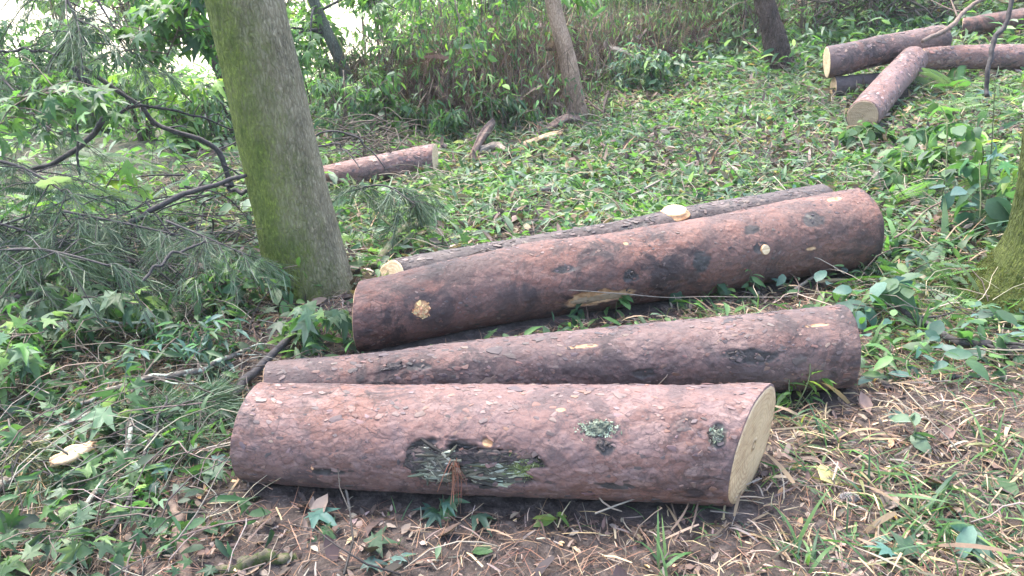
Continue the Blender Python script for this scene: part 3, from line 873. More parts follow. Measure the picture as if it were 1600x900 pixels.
third.patch('resin_knot', .085, 15, .032, .024, .003, .010, M_resin, 31, stretch=(50, 60), jag=.4)
third.patch('knot', .44, 12, .022, .02, .005, .012, M_knot, 32, stretch=(60, 60), jag=.4)
third.patch('bare_wood', .385, -20, .20, .036, -.004, .003, M_wood_old, 34, stretch=(6, 40), jag=.25, edge=-.02)
third.stub('branch_stub', .715, 17, .026, .004, M_bark[3], M_wood_pale)

A, ra = solve_end(612, 434, 29); B, rb = solve_end(1285, 322, 34)
fourth = Log('sawn_log', A, ra, B, rb, 'thin dark flaky log half hidden along the back of the long rusty log', M_bark[3], GL,
             cuts=((-.45, .35), (.1, 0)), seed=4, nl=420, nt=160, facemat=M_wood_pale, patches=[(.5, 60, .1, .02, 0, .005), (.2, 60, .1, .02, 0, .005)])
flakes(fourth, 3200, .015, .05, C_GRY, 4)
fourth.stub('branch_stub', .605, 82, .072, .008, M_bark[3], M_wood_pale, tilt=(-.15, .1))

A, ra = solve_end(430, 296, 20); B, rb = solve_end(680, 247, 23, 1.15)
fifth = Log('sawn_log', A, ra, B, rb, 'reddish log lying alone behind the mossy tree, pale end towards the brown thicket', M_bark[0], GL,
            cuts=((0, 0), (.75, 0)), seed=5, nl=220, nt=110, facemat=M_wood_pale)

flakes(fifth, 900, .02, .06, C_PINK, 5)
GP = 'pine logs piled on the upper slope'
def far_end(px, py, rpx, d): return at(px, py, d), rpx * d / FPX
A, ra = solve_end(1292, 97, 24, 2.2); dA = depth(A)
B, rb = far_end(1470, 62, 22, dA + .25)
sixth = Log('piled_log', A, ra, B, rb, 'grey brown log on top of the upper pile, round pale end facing left', M_bark[1], GP,
            cuts=((.45, 0), (0, 0)), seed=6, nl=160, nt=90, facemat=M_wood_pale)
flakes(sixth, 800, .02, .07, C_BRN + C_PINK, 6)
A, ra = far_end(1302, 138, 18, dA + .02); B, rb = far_end(1400, 128, 18, dA + .25)
pl = Log('piled_log', A, ra, B, rb, 'dark short log at the bottom of the upper pile, beneath the grey brown one', M_bark[3], GP, cuts=((.5, 0), (0, 0)), seed=7, nl=110, nt=70)
A, ra = solve_end(1348, 182, 25); B, rb = far_end(1426, 94, 21, dA - .02)
pl = Log('piled_log', A, ra, B, rb, 'pink peeling log sloping down from the upper pile towards the leaves', M_bark[0], GP, cuts=((0, .15), (0, 0)), seed=8, nl=140, nt=90, patches=[(.5, 50, .25, .08, -1, 0)], facemat=M_wood_old)
flakes(pl, 700, .02, .07, C_PINK + [(.26, .17, .14)], 8)
A, ra = far_end(1438, 92, 17, dA + .1); B, rb = far_end(1640, 88, 20, dA + .1)
pl = Log('piled_log', A, ra, B, rb, 'long reddish log running right from the sloping pink log behind the ferns', M_bark[0], GP, seed=9, nl=180, nt=70)
flakes(pl, 900, .02, .07, C_PINK, 9)
A, ra = far_end(1504, 42, 14, dA + 1.2); B, rb = far_end(1680, 22, 19, dA + 1.0)
pl = Log('piled_log', A, ra, B, rb, 'red barked log high on the slope, cream sawn end near the corner', M_bark[2], GP, cuts=((.4, 0), (0, 0)), seed=10, nl=160, nt=70, facemat=M_wood_pale)
A, ra = far_end(1575, -8, 14, dA + 1.5); B, rb = far_end(1700, -30, 14, dA + 1.9)
pl = Log('piled_log', A, ra, B, rb, 'highest log of the slope, only its orange sawn end showing at the top', M_bark[2], GP, cuts=((-.8, -.3), (0, 0)), seed=11, nl=100, nt=60)

def off_logs(P, k=.92):
    keep = np.ones(len(P), bool)
    for ax, ay, bx, by, r in LOGS:
        d = np.array([bx - ax, by - ay]); L2 = d @ d
        t0 = ((P[:, 0] - ax) * d[0] + (P[:, 1] - ay) * d[1]) / L2; t = np.clip(t0, 0, 1)
        q = np.hypot(P[:, 0] - ax - t * d[0], P[:, 1] - ay - t * d[1])
        keep &= (q > r * k) | (t0 < 0) | (t0 > 1)
    return keep

# ------------------------------------------------------------------ leafy helpers
def along(P, n, t0=.2, t1=1.0):
    s = np.sort(rng.uniform(t0, t1, n)) * (len(P) - 1)
    i = np.clip(s.astype(int), 0, len(P) - 2); f = (s - i)[:, None]
    return P[i] * (1 - f) + P[i + 1] * f, P[i + 1] - P[i]
def leaves_on(nm, P, n, tpls, size, cols, t0=.2, droop=-.3, spread=.03, pv=.4, wscale=1.0, flat=.5):
    q, d = along(P, n, t0)
    yaw = np.arctan2(d[:, 1], d[:, 0]) + rng.choice([-1, 1], n) * rng.uniform(.3, 1.5, n)
    q = q + rng.normal(0, spread, (n, 3))
    s = size * rng.uniform(.6, 1.25, n)
    sc = np.stack([s, s * wscale, s], -1)
    put(nm, tpls, q, yaw, rng.normal(droop, pv, n), rng.normal(0, flat, n), sc, palette(cols, n))

def plant(name, label, cat, x, y, h, spread, nst, ntw, nlf, tpls, size, cols, group=None, droop=-.35, stem_mat=None, stem_r=.012, lean=(0, 0),
          z0=None, t0=.25, leaf_name='foliage', wscale=1.0, twig=.35, arch=.35, mat_leaf=None, stem_name='stem', flat=.5):
    z = float(H(x, y)) if z0 is None else z0
    root = empty(name, (x, y, z - .02), label, cat, group)
    sm, lm = NM(), NM()
    for i in range(nst):
        a = rng.uniform(0, 2 * math.pi); hh = h * rng.uniform(.65, 1.05); sp = spread * rng.uniform(.3, 1)
        bx, by = x + rng.normal(0, spread * .12), y + rng.normal(0, spread * .12)
        tip = np.array([bx + math.cos(a) * sp + lean[0] * hh, by + math.sin(a) * sp + lean[1] * hh, z + hh * (1 - arch * rng.uniform(0, .6))])
        mid = np.array([bx + (tip[0] - bx) * .35, by + (tip[1] - by) * .35, z + hh * .62]) + rng.normal(0, .04 * h, 3)
        P = smooth_path([(bx, by, z - .03), mid, tip], 14)
        tube(sm, P, np.linspace(stem_r, stem_r * .3, 14), 6)
        for k in range(ntw):
            t = rng.uniform(t0, 1); j = min(12, int(t * 13)); b = P[j]
            aa = rng.uniform(0, 2 * math.pi); L = twig * h * rng.uniform(.5, 1.1) * (1.1 - t * .5)
            e = b + np.array([math.cos(aa) * L, math.sin(aa) * L, L * rng.uniform(-.35, .6)])
            m2 = (b + e) / 2 + np.array([0, 0, L * .15])
            Q = smooth_path([b, m2, e], 7)
            tube(sm, Q, np.linspace(stem_r * .45, stem_r * .15, 7), 4, cap=False)
            leaves_on(lm, Q, nlf, tpls, size, cols, .15, droop, spread=size * .25, wscale=wscale, flat=flat)
    rel(root, sm).build(stem_name, stem_mat or M_bush_stem, root)
    if lm.n: rel(root, lm).build(leaf_name, mat_leaf or M_leaf, root)
    return root

# ------------------------------------------------------------------ trees
def trunk(name, label, pts, rr, m, seg=40, n=120, rough=.06, moss_dir=None, moss_amt=.5, group=None, flare=0, cat='tree', furrow=0.0, z0=None):
    pts = np.array(pts, float)
    root = empty(name, tuple(pts[0]), label, cat, group)
    P = smooth_path(pts, n); r = np.interp(np.linspace(0, 1, n), np.linspace(0, 1, len(rr)), rr)
    t = np.gradient(P, axis=0); t /= np.linalg.norm(t, axis=1)[:, None]
    u = np.cross(t, [0, 1, 0]); u /= np.linalg.norm(u, axis=1)[:, None]; w = np.cross(u, t)
    th = np.linspace(0, 2 * math.pi, seg, endpoint=False)
    D = u[:, None] * np.cos(th)[None, :, None] + w[:, None] * np.sin(th)[None, :, None]
    S = P[:, None] + D * r[:, None, None]
    q = S.copy(); q[..., 2] *= .25
    rad = r[:, None] * (1 + rough * fbm(q * 3.5, 3, 3))
    if furrow: rad = rad + furrow * fbm(q * np.array([38, 38, 40]), 3, 6) 
    if flare:
        zz = (S[..., 2] - pts[0][2])
        lob = 1 + .7 * np.maximum(0, np.cos(th * 5 + 1.0))[None]
        rad = rad + flare * np.exp(-np.clip(zz, 0, None) / .13) * lob
    S = P[:, None] + D * rad[..., None]
    mask = np.zeros((n, seg, 3))
    if moss_dir is not None:
        md = np.array(moss_dir, float); md /= np.linalg.norm(md)
        zz = np.clip((S[..., 2] - pts[0][2]), 0, 3)
        dd = D @ md
        mask[..., 0] = np.clip(dd * .55 + moss_amt - zz * .10 + .35 * np.exp(-zz / .12), 0, 1)
    nm = NM(); nm.add(S.reshape(-1, 3), grid_tris(n, seg, True)[:, ::-1], mask.reshape(-1, 3))
    rel(root, nm).build('trunk', m, root)
    return root, P, S

def crown(root, P, tstart, n_limb, L, ntw, nlf, tpls, size, cols, mlimb, r0=.03, droop=-.5, down=0.0, lm=None, flat=.6):
    lf = NM(); limbs = []
    n = len(P)
    for i in range(n_limb):
        sm = NM(); limbs.append(sm)
        j = int(n * rng.uniform(tstart, .98)); b = P[j]; a = i * 2.4 + rng.uniform(-.4, .4)
        l = L * rng.uniform(.5, 1.1)
        e = b + np.array([math.cos(a) * l, math.sin(a) * l, l * rng.uniform(-.1, .55) - down])
        Q = smooth_path([b, (b + e) / 2 + np.array([0, 0, .15 * l]), e], 10)
        tube(sm, Q, np.linspace(r0, r0 * .25, 10), 6)
        for k in range(ntw):
            jj = rng.integers(2, 10); bb = Q[jj]; aa = rng.uniform(0, 6.28); ll = l * rng.uniform(.2, .45)
            ee = bb + np.array([math.cos(aa) * ll, math.sin(aa) * ll, ll * rng.uniform(-.7, .4)])
            W = smooth_path([bb, (bb + ee) / 2 + np.array([0, 0, .1 * ll]), ee], 6)
            tube(sm, W, np.linspace(r0 * .3, r0 * .1, 6), 4, cap=False)
            leaves_on(lf, W, nlf, tpls, size, cols, .1, droop, size * .4, flat=flat)
    o = rel(root, lf).build('crown', lm or M_leaf, root)
    for sm in limbs: rel(root, sm).build('limb', mlimb, o)
    return o

# the big mossy tree
b = on(487, 452); Y0 = b[1]
tp = aty(381, 0, Y0 - .03)
up = (tp - b) / (tp[2] - b[2])
pts = [b - up * .12, b + up * .12, b + up * .7, tp, b + up * 2.6, b + up * 4.0 + [.1, 0, 0], b + up * 6.5 + [.5, .2, 0]]
rb_ = 62 * depth(b) / FPX; rt_ = 59 * depth(tp) / FPX
big, Pb, Sb = trunk('mossy_tree', 'thick leaning tree whose bark is green with moss on its left side', pts, [rb_ * 1.08, rb_ * 1.02, (rb_ + rt_) / 2 * .98, rt_, rt_ * .9, rt_ * .7, rt_ * .35], M_trunk,
                    seg=260, n=520, rough=.05, moss_dir=(-1, -.30, 0), moss_amt=.56, flare=.030, furrow=.0045)
crown(big, Pb, .62, 8, 2.0, 6, 12, STAR, .15, G_MID, M_twig_dark, .045)

# mossy trunk at the right edge
b2 = on(1650, 470); Y2 = b2[1]
q = aty(1670, 170, Y2)
up2 = (q - b2) / (q[2] - b2[2])
right_tree, Pr, Sr = trunk('mossy_tree', 'tree at the right picture edge with a flared root covered in thick golden green moss',
                           [b2 - up2 * .2, b2, b2 + up2 * .10, b2 + up2 * .22, b2 + up2 * .5, b2 + up2 * 1.2, b2 + up2 * 3, b2 + up2 * 6],
                           [.52, .47, .38, .29, .20, .165, .15, .07], M_trunk_moss, seg=200, n=420, rough=.12, moss_dir=(-1, -1, .2), moss_amt=1.0, furrow=.008)
fm = NM()
sel = Sr[:190][:, :].reshape(-1, 3)
sel = sel[(sel[:, 2] < 1.6)]
k = rng.integers(0, len(sel), 26000); pp = sel[k] + rng.normal(0, .004, (26000, 3))
ctr = np.array([b2[0], b2[1]])
yaw = np.arctan2(pp[:, 1] - ctr[1], pp[:, 0] - ctr[0]) + rng.normal(0, .6, len(pp))
put(fm, STRAW, pp, yaw, rng.normal(-.1, .7, len(pp)), rng.normal(0, 1, len(pp)), np.stack([rng.uniform(.008, .022, len(pp))] * 3, -1) * np.array([1, 3, 1]), palette([(.055, .075, .014), (.085, .10, .02), (.035, .045, .01), (.10, .09, .025)], len(pp)))
rel(right_tree, fm).build('moss', M_moss, right_tree)
crown(right_tree, Pr, .82, 7, 1.4, 6, 14, LANCE, .15, G_MID, M_twig_dark, .03)

# slender trees of the middle distance
def bg_tree(name, label, base_px, top_px, w0, w1, m, height, crown_args=None, rough=.06, seg=20, group=None, furrow=0.0, bend=0.0, base_off=0, n=80):
    b = on(*base_px); t = aty(top_px[0], top_px[1], b[1] + bend)
    up = (t - b) / (t[2] - b[2])
    r0 = w0 / 2 * depth(b) / FPX; r1 = w1 / 2 * depth(t) / FPX
    hz = t[2] - b[2]
    mid = (b + t) / 2 + np.array([.02 * hz, 0, 0])
    tt = [b - up * .1, mid, t, b + up * (hz + (height - hz) * .5), b + up * height]
    root, P, S = trunk(name, label, tt, [r0 * 1.15, (r0 + r1) / 2, r1, r1 * .8, r1 * .35], m, seg=seg, n=n, rough=rough, furrow=furrow)
    if crown_args: crown(root, P, **crown_args)
    return root, P
bg_tree('slender_tree', 'slender grey green tree leaning left between the mossy tree and the brown thicket', (566, 192), (487, -6), 20, 17, M_trunk_grey, 5.5,
        dict(tstart=.35, n_limb=16, L=.95, ntw=5, nlf=14, tpls=STAR, size=.15, cols=G_FRESH, mlimb=M_twig_dark, r0=.018, down=.35))
bg_tree('slender_tree', 'slim smooth brown tree rising out of the dry ferns at the centre', (903, 184), (862, -4), 30, 24, M_trunk_slim, 5.0,
        dict(tstart=.42, n_limb=12, L=.8, ntw=5, nlf=12, tpls=LANCE, size=.17, cols=G_FRESH, mlimb=M_twig_brown, r0=.015, down=.25))
bg_tree('shaggy_tree', 'dark tree with ragged peeling bark standing left of the upper log pile', (1218, 108), (1193, -4), 40, 34, M_trunk_dark, 6.0,
        dict(tstart=.6, n_limb=9, L=1.4, ntw=5, nlf=12, tpls=LANCE, size=.16, cols=G_MID, mlimb=M_twig_dark, r0=.03), rough=.16, seg=90, furrow=.014, n=260)
bg_tree('shaded_tree', 'dark narrow tree leaning behind the left side of the mossy trunk', (395, 215), (285, -5), 24, 24, M_trunk_dark, 5.5,
        dict(tstart=.33, n_limb=12, L=1.0, ntw=6, nlf=12, tpls=STAR, size=.16, cols=G_MID + G_FRESH, mlimb=M_twig_dark, r0=.02, down=.3), rough=.1, seg=30)

# ================================================================== BRANCHES
def branch(name, label, P, r, m, n=60, seg=9, twigs=0, tl=.25, rough=.18, group='fallen branches and sticks', cat='branch', wob=.012, knob=True):
    P = smooth_path(P, n)
    s = rng.uniform(0, 50)
    q = np.stack([np.linspace(0, 9, n) + s, np.zeros(n), np.zeros(n)], -1)
    P = P + wob * np.stack([vnoise(q, 1), vnoise(q, 2), vnoise(q, 3)], -1)
    o = NM(); V = P.copy()
    tube(o, P, r, seg, rough=rough, seed=int(s))
    for k in range(twigs):
        j = rng.integers(n // 6, n - 2); d = P[min(j + 1, n - 1)] - P[j - 1]; d /= np.linalg.norm(d) + 1e-9
        sd = np.cross(d, [0, 0, 1]) * rng.choice([-1, 1]) + np.array([0, 0, rng.uniform(-.2, .7)]) + d * rng.uniform(0, .9)
        L = tl * rng.uniform(.4, 1.1); e = P[j] + sd * L / np.linalg.norm(sd)
        Q = smooth_path([P[j], (P[j] + e) / 2 + rng.normal(0, .08 * L, 3), e], 9)
        rr = np.interp(j / n, np.linspace(0, 1, len(np.atleast_1d(r))), np.atleast_1d(r)) * .5
        tube(o, Q, np.linspace(rr, rr * .3, 9), 5, rough=.1)
    base = tuple(P[0]); off = np.array(base)
    o.V = [v - off for v in o.V]
    ob = o.build(name, m, loc=base)
    return tag(ob, label, cat, group)
def G(*pts, off=.02): return [on(a, b, off) + np.array([0, 0, (c[0] if c else 0)]) for a, b, *c in pts]
def A_(*pts): return [at(a, b, d) for a, b, d in pts]

branch('fallen_branch', 'straight dark pole leaning from the leaves against the left end of the scaly log', G((330, 672), (400, 590, .03), (478, 522, .05)), [.016, .019, .014], M_twig_dark, twigs=1)
branch('fallen_branch', 'forked dark branch on the bare ground right of the scaly log', G((1378, 490, .05), (1430, 508, .04), (1500, 540, .02), (1610, 552, .03)), [.008, .015, .018, .020], M_twig_dark, twigs=3, tl=.3)
branch('fallen_branch', 'thin dark stick lying level below the forked branch', G((1380, 592), (1460, 590), (1545, 592)), [.006, .011, .007], M_twig_dark)
branch('fallen_branch', 'crooked mossy branch on the ground between the mossy tree and the long rusty log', G((585, 428, .03), (625, 378, .05), (660, 352, .04), (692, 326, .02)), [.022, .028, .026, .014], M_twig_moss, twigs=4, tl=.2, rough=.3)
branch('broken_stick', 'purplish brown broken stick pointing at the camera at the bottom left', G((268, 795, .01), (282, 840, .01), (292, 905, .01)), [.013, .018, .019], M_twig_brown, twigs=1, tl=.06, cat='stick')
branch('fallen_branch', 'grey lichened stick rising diagonally beside the wood chip', G((75, 875, .02), (150, 790, .03), (196, 735, .05), (212, 690, .08)), [.006, .009, .010, .008], M_twig_lichen, twigs=5, tl=.12)
branch('fallen_branch', 'thin dark curved stick right of the grey lichened stick', G((130, 872), (190, 812, .02), (245, 700, .05), (270, 650, .08)), [.004, .007, .006, .004], M_twig_dark, twigs=3, tl=.12)
branch('fallen_branch', 'thick pale grey branch entering from the lower left edge', G((-30, 810, .03), (40, 742, .03), (110, 680, .04), (200, 640, .02)), [.017, .016, .014, .008], M_twig_lichen, twigs=3, tl=.2)
branch('fallen_branch', 'pale lichened branch lying among leaves left of the thick pink log', G((130, 640, .04), (200, 625, .06), (270, 605, .06), (330, 588, .05), (385, 560, .03)), [.008, .013, .014, .013, .01], M_twig_lichen, twigs=6, tl=.22)
branch('fallen_branch', 'dark knotty branch crossing the leaves at the left edge', G((-20, 488, .05), (90, 482, .08), (200, 468, .1), (290, 455, .06)), [.018, .016, .012, .006], M_twig_dark, twigs=7, tl=.3)
branch('fallen_branch', 'thin twiggy branch over the lower left leaves', G((10, 545, .10), (120, 540, .12), (230, 535, .1), (335, 548, .05)), [.007, .007, .006, .004], M_twig_lichen, twigs=8, tl=.2)
branch('mossy_stick', 'short stick wrapped in green moss at the bottom edge', G((330, 898, .01), (400, 885, .015), (470, 868, .01)), [.010, .020, .014], M_twig_moss, rough=.5, cat='stick')
branch('standing_twig', 'pale upright twig in front of the thick pink log', [on(547, 800), on(541, 775) + [0, 0, .04], on(536, 800) + [0, 0, .13]], [.004, .0035, .002], M_twig_pale, n=16, twigs=1, tl=.05, cat='twig', wob=.003)
branch('fallen_branch', 'pale stick poking out from the leaves right of the long rusty log', G((1238, 462, .02), (1300, 428, .05), (1390, 392, .03)), [.009, .008, .006], M_twig_pale, twigs=2)
branch('fallen_branch', 'thin brown stick among the ferns above the forked branch', G((1395, 400, .1), (1440, 370, .16), (1500, 335, .2)), [.006, .006, .004], M_twig_brown, twigs=3)
branch('fallen_branch', 'curved dead stem standing in the leaf litter left of the upper log pile', G((1030, 98, .02), (1085, 112, .12), (1160, 118, .06), (1180, 130, 0)), [.012, .013, .011, .008], M_twig_brown, twigs=4, tl=.35)
branch('fallen_branch', 'thin reddish dead branch slanting up against the shaggy tree', [on(1090, 45), on(1150, 75) + [0, 0, .15], on(1205, 110) + [0, 0, .1]], [.010, .012, .01], M_twig_brown, twigs=4, tl=.4)
branch('fallen_branch', 'bent brown branch at the foot of the slim brown tree', G((870, 158, .12), (915, 172, .10), (955, 190, .03)), [.013, .016, .010], M_twig_brown, twigs=4, tl=.3)
branch('fallen_branch', 'dark decayed branch on the cut leaves in the middle of the slope', G((800, 330), (840, 308, .03), (885, 300)), [.02, .028, .012], M_twig_dark, twigs=3, rough=.4)
branch('fallen_branch', 'long dry stem lying across the leaves behind the log with the cut stub', G((985, 318, .05), (1060, 282, .08), (1140, 240, .05)), [.007, .008, .005], M_twig_pale, twigs=2)
branch('fallen_branch', 'small dark branch beside the decayed branch on the slope', G((740, 352, .02), (790, 345, .05), (850, 318, .03)), [.008, .010, .006], M_twig_dark, twigs=4)
branch('fallen_branch', 'grey weathered branch lying in the upper leaf litter', G((985, 218, .02), (1040, 208, .05), (1100, 222, .02)), [.012, .018, .010], M_twig_brown, twigs=3)
branch('fallen_branch', 'pale bare branch bending up from the upper log pile to the top edge', A_((1440, 66, dA - .2), (1480, 44, dA), (1515, 12, dA + .2), (1560, -14, dA + .3)), [.018, .026, .022, .018], M_twig_brown, twigs=4, tl=.5)
branch('dark_stem', 'bare dark curved stem above the big leaves at the right', A_((1542, 150, 4.4), (1548, 80, 4.4), (1570, 40, 4.4), (1588, -20, 4.4)), [.012, .014, .013, .012], M_twig_dark, cat='stem', twigs=0)
branch('dead_vine', 'thin dry stem arching over the bare wood of the long rusty log', [on(845, 500) + [0, 0, .12], on(870, 508) + [0, -.05, .20], on(1040, 498) + [0, 0, .12], on(1180, 480) + [0, 0, .06], on(1290, 470) + [0, 0, .03]], [.0022, .0025, .002], M_twig_pale, cat='stem', wob=.01)

# dead branches sticking out over the left
GD = 'bare dark branches of the fallen crown on the left'
branch('dead_branch', 'thick black branch curving up to the fork left of the mossy tree', A_((40, 272, 4.2), (95, 248, 4.3), (135, 222, 4.4), (158, 195, 4.4), (168, 178, 4.4)), [0.0109, 0.0148, 0.0164, 0.0164, 0.0140], M_twig_dark, group=GD, rough=.12)
branch('dead_branch', 'long black branch arching from the fork towards the mossy trunk', A_((168, 180, 4.4), (225, 168, 4.5), (300, 178, 4.6), (372, 208, 4.7)), [0.0109, 0.0094, 0.0070, 0.0039], M_twig_dark, group=GD, twigs=7, tl=.35)
branch('dead_branch', 'black branch falling from the hanging needles past the fork', A_((118, 105, 4.3), (150, 145, 4.35), (170, 182, 4.45)), [0.0187, 0.0156, 0.0140], M_twig_dark, group=GD, twigs=2)
branch('dead_branch', 'dark branch sloping down right under the arching one', A_((120, 100, 4.6), (200, 155, 4.7), (258, 200, 4.8), (335, 232, 4.9), (362, 290, 5.0)), [0.0156, 0.0133, 0.0148, 0.0172, 0.0187], M_twig_dark, group=GD, twigs=5, tl=.4)
branch('dead_branch', 'stout black branch touching the mossy trunk halfway down', A_((205, 345, 3.9), (250, 325, 3.9), (300, 300, 3.85), (345, 286, 3.8), (388, 274, 3.75)), [0.0156, 0.0148, 0.0133, 0.0117, 0.0101], M_twig_dark, group=GD, twigs=2, tl=.1)
branch('dead_branch', 'short black branch end just under the stout one at the mossy trunk', A_((346, 288, 3.9), (365, 298, 3.9), (395, 299, 3.9)), [0.0078, 0.0101, 0.0094], M_twig_dark, group=GD)
branch('dead_branch', 'upright thin black twig rising at the far left bushes', A_((127, 270, 4.2), (122, 200, 4.2), (124, 128, 4.2)), [0.0070, 0.0062, 0.0047], M_twig_dark, group=GD)
branch('dead_branch', 'thin black branch reaching in from the left edge above the fork', A_((-10, 84, 4.2), (45, 77, 4.25), (100, 86, 4.3)), [0.0078, 0.0078, 0.0070], M_twig_dark, group=GD, twigs=3, tl=.3)
branch('dead_branch', 'slender black twig lying low over the needles left of the mossy trunk', A_((222, 440, 3.3), (265, 400, 3.4), (320, 380, 3.5)), [0.0062, 0.0070, 0.0047], M_twig_dark, group=GD, twigs=4, tl=.2)
branch('dead_branch', 'thin arching twig behind the right side of the mossy tree', A_((490, 212, 5.2), (530, 207, 5.2), (570, 226, 5.2), (600, 262, 5.2)), [0.0062, 0.0070, 0.0062, 0.0039], M_twig_dark, group=GD, twigs=4, tl=.3)
branch('dead_branch', 'second thin twig drooping over the log behind the mossy tree', A_((492, 232, 5.0), (530, 228, 5.0), (562, 262, 4.9)), [0.0062, 0.0062, 0.0031], M_twig_dark, group=GD, twigs=5, tl=.3)

# tangle of roots and brush at the top right, broken wood
def tangle(name, label, c, rx, rz, n, m, cat, r=.008, L=.6, up=.3):
    root_z = float(H(c[0], c[1])); nm = NM()
    for i in range(n):
        p = np.array([c[0] + rng.normal(0, rx * .5), c[1] + rng.normal(0, .25), root_z + rng.uniform(0, rz)])
        a = rng.uniform(0, 6.28); l = L * rng.uniform(.4, 1.2)
        e = p + np.array([math.cos(a) * l, math.sin(a) * l * .5, l * rng.uniform(-.6, up)])
        m_ = (p + e) / 2 + rng.normal(0, .12 * l, 3)
        tube(nm, smooth_path([p, m_, e], 8), np.linspace(r, r * .35, 8) * rng.uniform(.5, 1.4), 5, cap=False)
    nm.V = [v - np.array([c[0], c[1], root_z]) for v in nm.V]
    o = nm.build(name, m, loc=(c[0], c[1], root_z)); return tag(o, label, cat)
c = on(1400, 62)
tangle('brush_pile', 'dark heap of upturned roots and dry brush behind the upper log pile', (c[0] + .1, c[1] + .7), 1.0, 1.1, 420, M_bush_stem, 'brush pile', .014, .9)
c = on(1270, 42)
tangle('dry_brush', 'small heap of dry twigs just right of the shaggy tree', (c[0], c[1]), .5, .35, 120, M_twig_brown, 'brush pile', .008, .5)
c = on(990, 395 - 300)
tangle('dry_brush', 'thin dry twigs heaped in front of the brown thicket edge', (c[0], c[1]), .8, .3, 120, M_twig_brown, 'brush pile', .007, .6)
c = on(590, 255)
tangle('dry_brush', 'grey twiggy brush lying over the log behind the mossy tree', (c[0], c[1] - .2), .45, .45, 130, M_bush_stem, 'brush pile', .005, .5)
c = on(250, 440)
tangle('dry_brush', 'tangled dark twigs under the hanging needles left of the mossy tree', (c[0], c[1]), .5, .5, 150, M_twig_dark, 'brush pile', .005, .6)

def chunk(name, label, P, w, m, cat, n=26, seed=1, thick=.012):
    """a splintered slab: strip of ridged wood along P"""
    P = smooth_path(P, n); t = np.gradient(P, axis=0); t /= np.linalg.norm(t, axis=1)[:, None]
    sd = np.cross(t, [0, 0, 1]); sd /= np.linalg.norm(sd, axis=1)[:, None]
    k = 15; a = np.linspace(-1, 1, k)
    env = np.sin(np.linspace(.25, math.pi - .15, n))**.5
    top = []
    for i in range(n):
        ww = w * env[i] * (1 + .12 * math.sin(i * .33 + seed))
        q = np.stack([a * 5, np.full(k, i * .07), np.full(k, seed)], -1)
        top.append(P[i] + sd[i] * (a * ww)[:, None] + np.array([0, 0, 1]) * (thick * .9 * fbm(q, 3, seed) + thick * (1 - a * a))[:, None])
    top = np.array(top); bot = top.copy(); bot[..., 2] -= thick * 1.2
    jag = rng.uniform(-.25, .25, k) * w
    for arr in (top, bot): arr[-1] += t[-1] * jag[:, None] * 2; arr[0] -= t[0] * jag[:, None]
    ring = np.concatenate([top, bot[:, ::-1]], 1)
    nm = NM(); V = ring.reshape(-1, 3)
    nv = ring.shape[1]; F = grid_tris(n, nv, True)
    V = np.vstack([V, ring[0].mean(0), ring[-1].mean(0)]); kk = np.arange(nv)
    F = np.vstack([F, np.stack([np.full(nv, n * nv), (kk + 1) % nv, kk], -1), np.stack([np.full(nv, n * nv + 1), (n - 1) * nv + kk, (n - 1) * nv + (kk + 1) % nv], -1)])
    nm.add(V - P[0], F); o = nm.build(name, m, loc=tuple(P[0])); return tag(o, label, cat)
chunk('wood_chip', 'torn slab of fresh orange wood lying on leaves at the lower left', [on(92, 762) + [0, 0, .10], on(122, 752) + [0, 0, .11], on(157, 742) + [0, 0, .12]], .032, M_splinter, 'wood chip', seed=4)
GW = 'broken wood scattered at the foot of the thicket'
for i, (lab, pts, w, m) in enumerate([
    ('orange splintered wood at the foot of the slim brown tree', ((818, 232, .03), (850, 225, .06), (880, 212, .04)), .05, M_splinter),
    ('dark rotten slab leaning beside the orange splintered wood', ((735, 250, .02), (755, 232, .14), (772, 222, .2)), .06, M_rot),
    ('brown rotten wood lying behind the orange splinters', ((840, 215, .03), (880, 205, .12), (905, 200, .08)), .07, M_rot),
    ('short reddish splinter lying at the thicket foot', ((838, 222, .02), (842, 212, .05), (840, 206, .06)), .03, M_rot),
    ('small grey slab among leaves left of the broken wood', ((745, 240, .02), (775, 236, .05), (790, 240, .03)), .04, M_twig_pale)]):
    tag(chunk('broken_wood', lab, G(*pts), w * .6, m, 'broken wood', seed=i + 2, thick=.022), group=GW)
chunk('wood_chip', 'cream wood fragment half under leaves below the sloping pink log', [on(1405, 182), on(1415, 178) + [0, 0, .05], on(1425, 176) + [0, 0, .04]], .05, M_splinter, 'wood chip', seed=8)

# pine cone
c = on(1325, 783)
root = empty('pine_cone', tuple(c), 'small closed grey pine cone in the straw right of the thick pink log', 'pine cone')
nm = NM(); n = 150
for i in range(n):
    t = i / n; th = i * 2.39996; r = .016 * math.sin(math.pi * (.08 + .86 * t))**.75
    p = np.array([-.03 + .062 * t, r * math.cos(th), .014 + r * math.sin(th)])
    nrm = np.array([.5, math.cos(th), math.sin(th)]); nrm /= np.linalg.norm(nrm)
    u = np.cross(nrm, [1, 0, 0]); u /= np.linalg.norm(u); w = np.cross(nrm, u)
    s = .0052
    V = [p - u * s, p + w * s * .8, p + u * s, p - w * s * .8, p + nrm * s * .55]
    nm.add(V, [(0, 1, 4), (1, 2, 4), (2, 3, 4), (3, 0, 4)])
nm.build('scale', M_cone, root, smooth=False)
core = NM(); tube(core, np.array([[-.028, 0, .014], [-.015, 0, .014], [0, 0, .014], [.018, 0, .014], [.03, 0, .014]]), [.005, .013, .0145, .011, .003], 16)
core.build('core', M_knot, root)

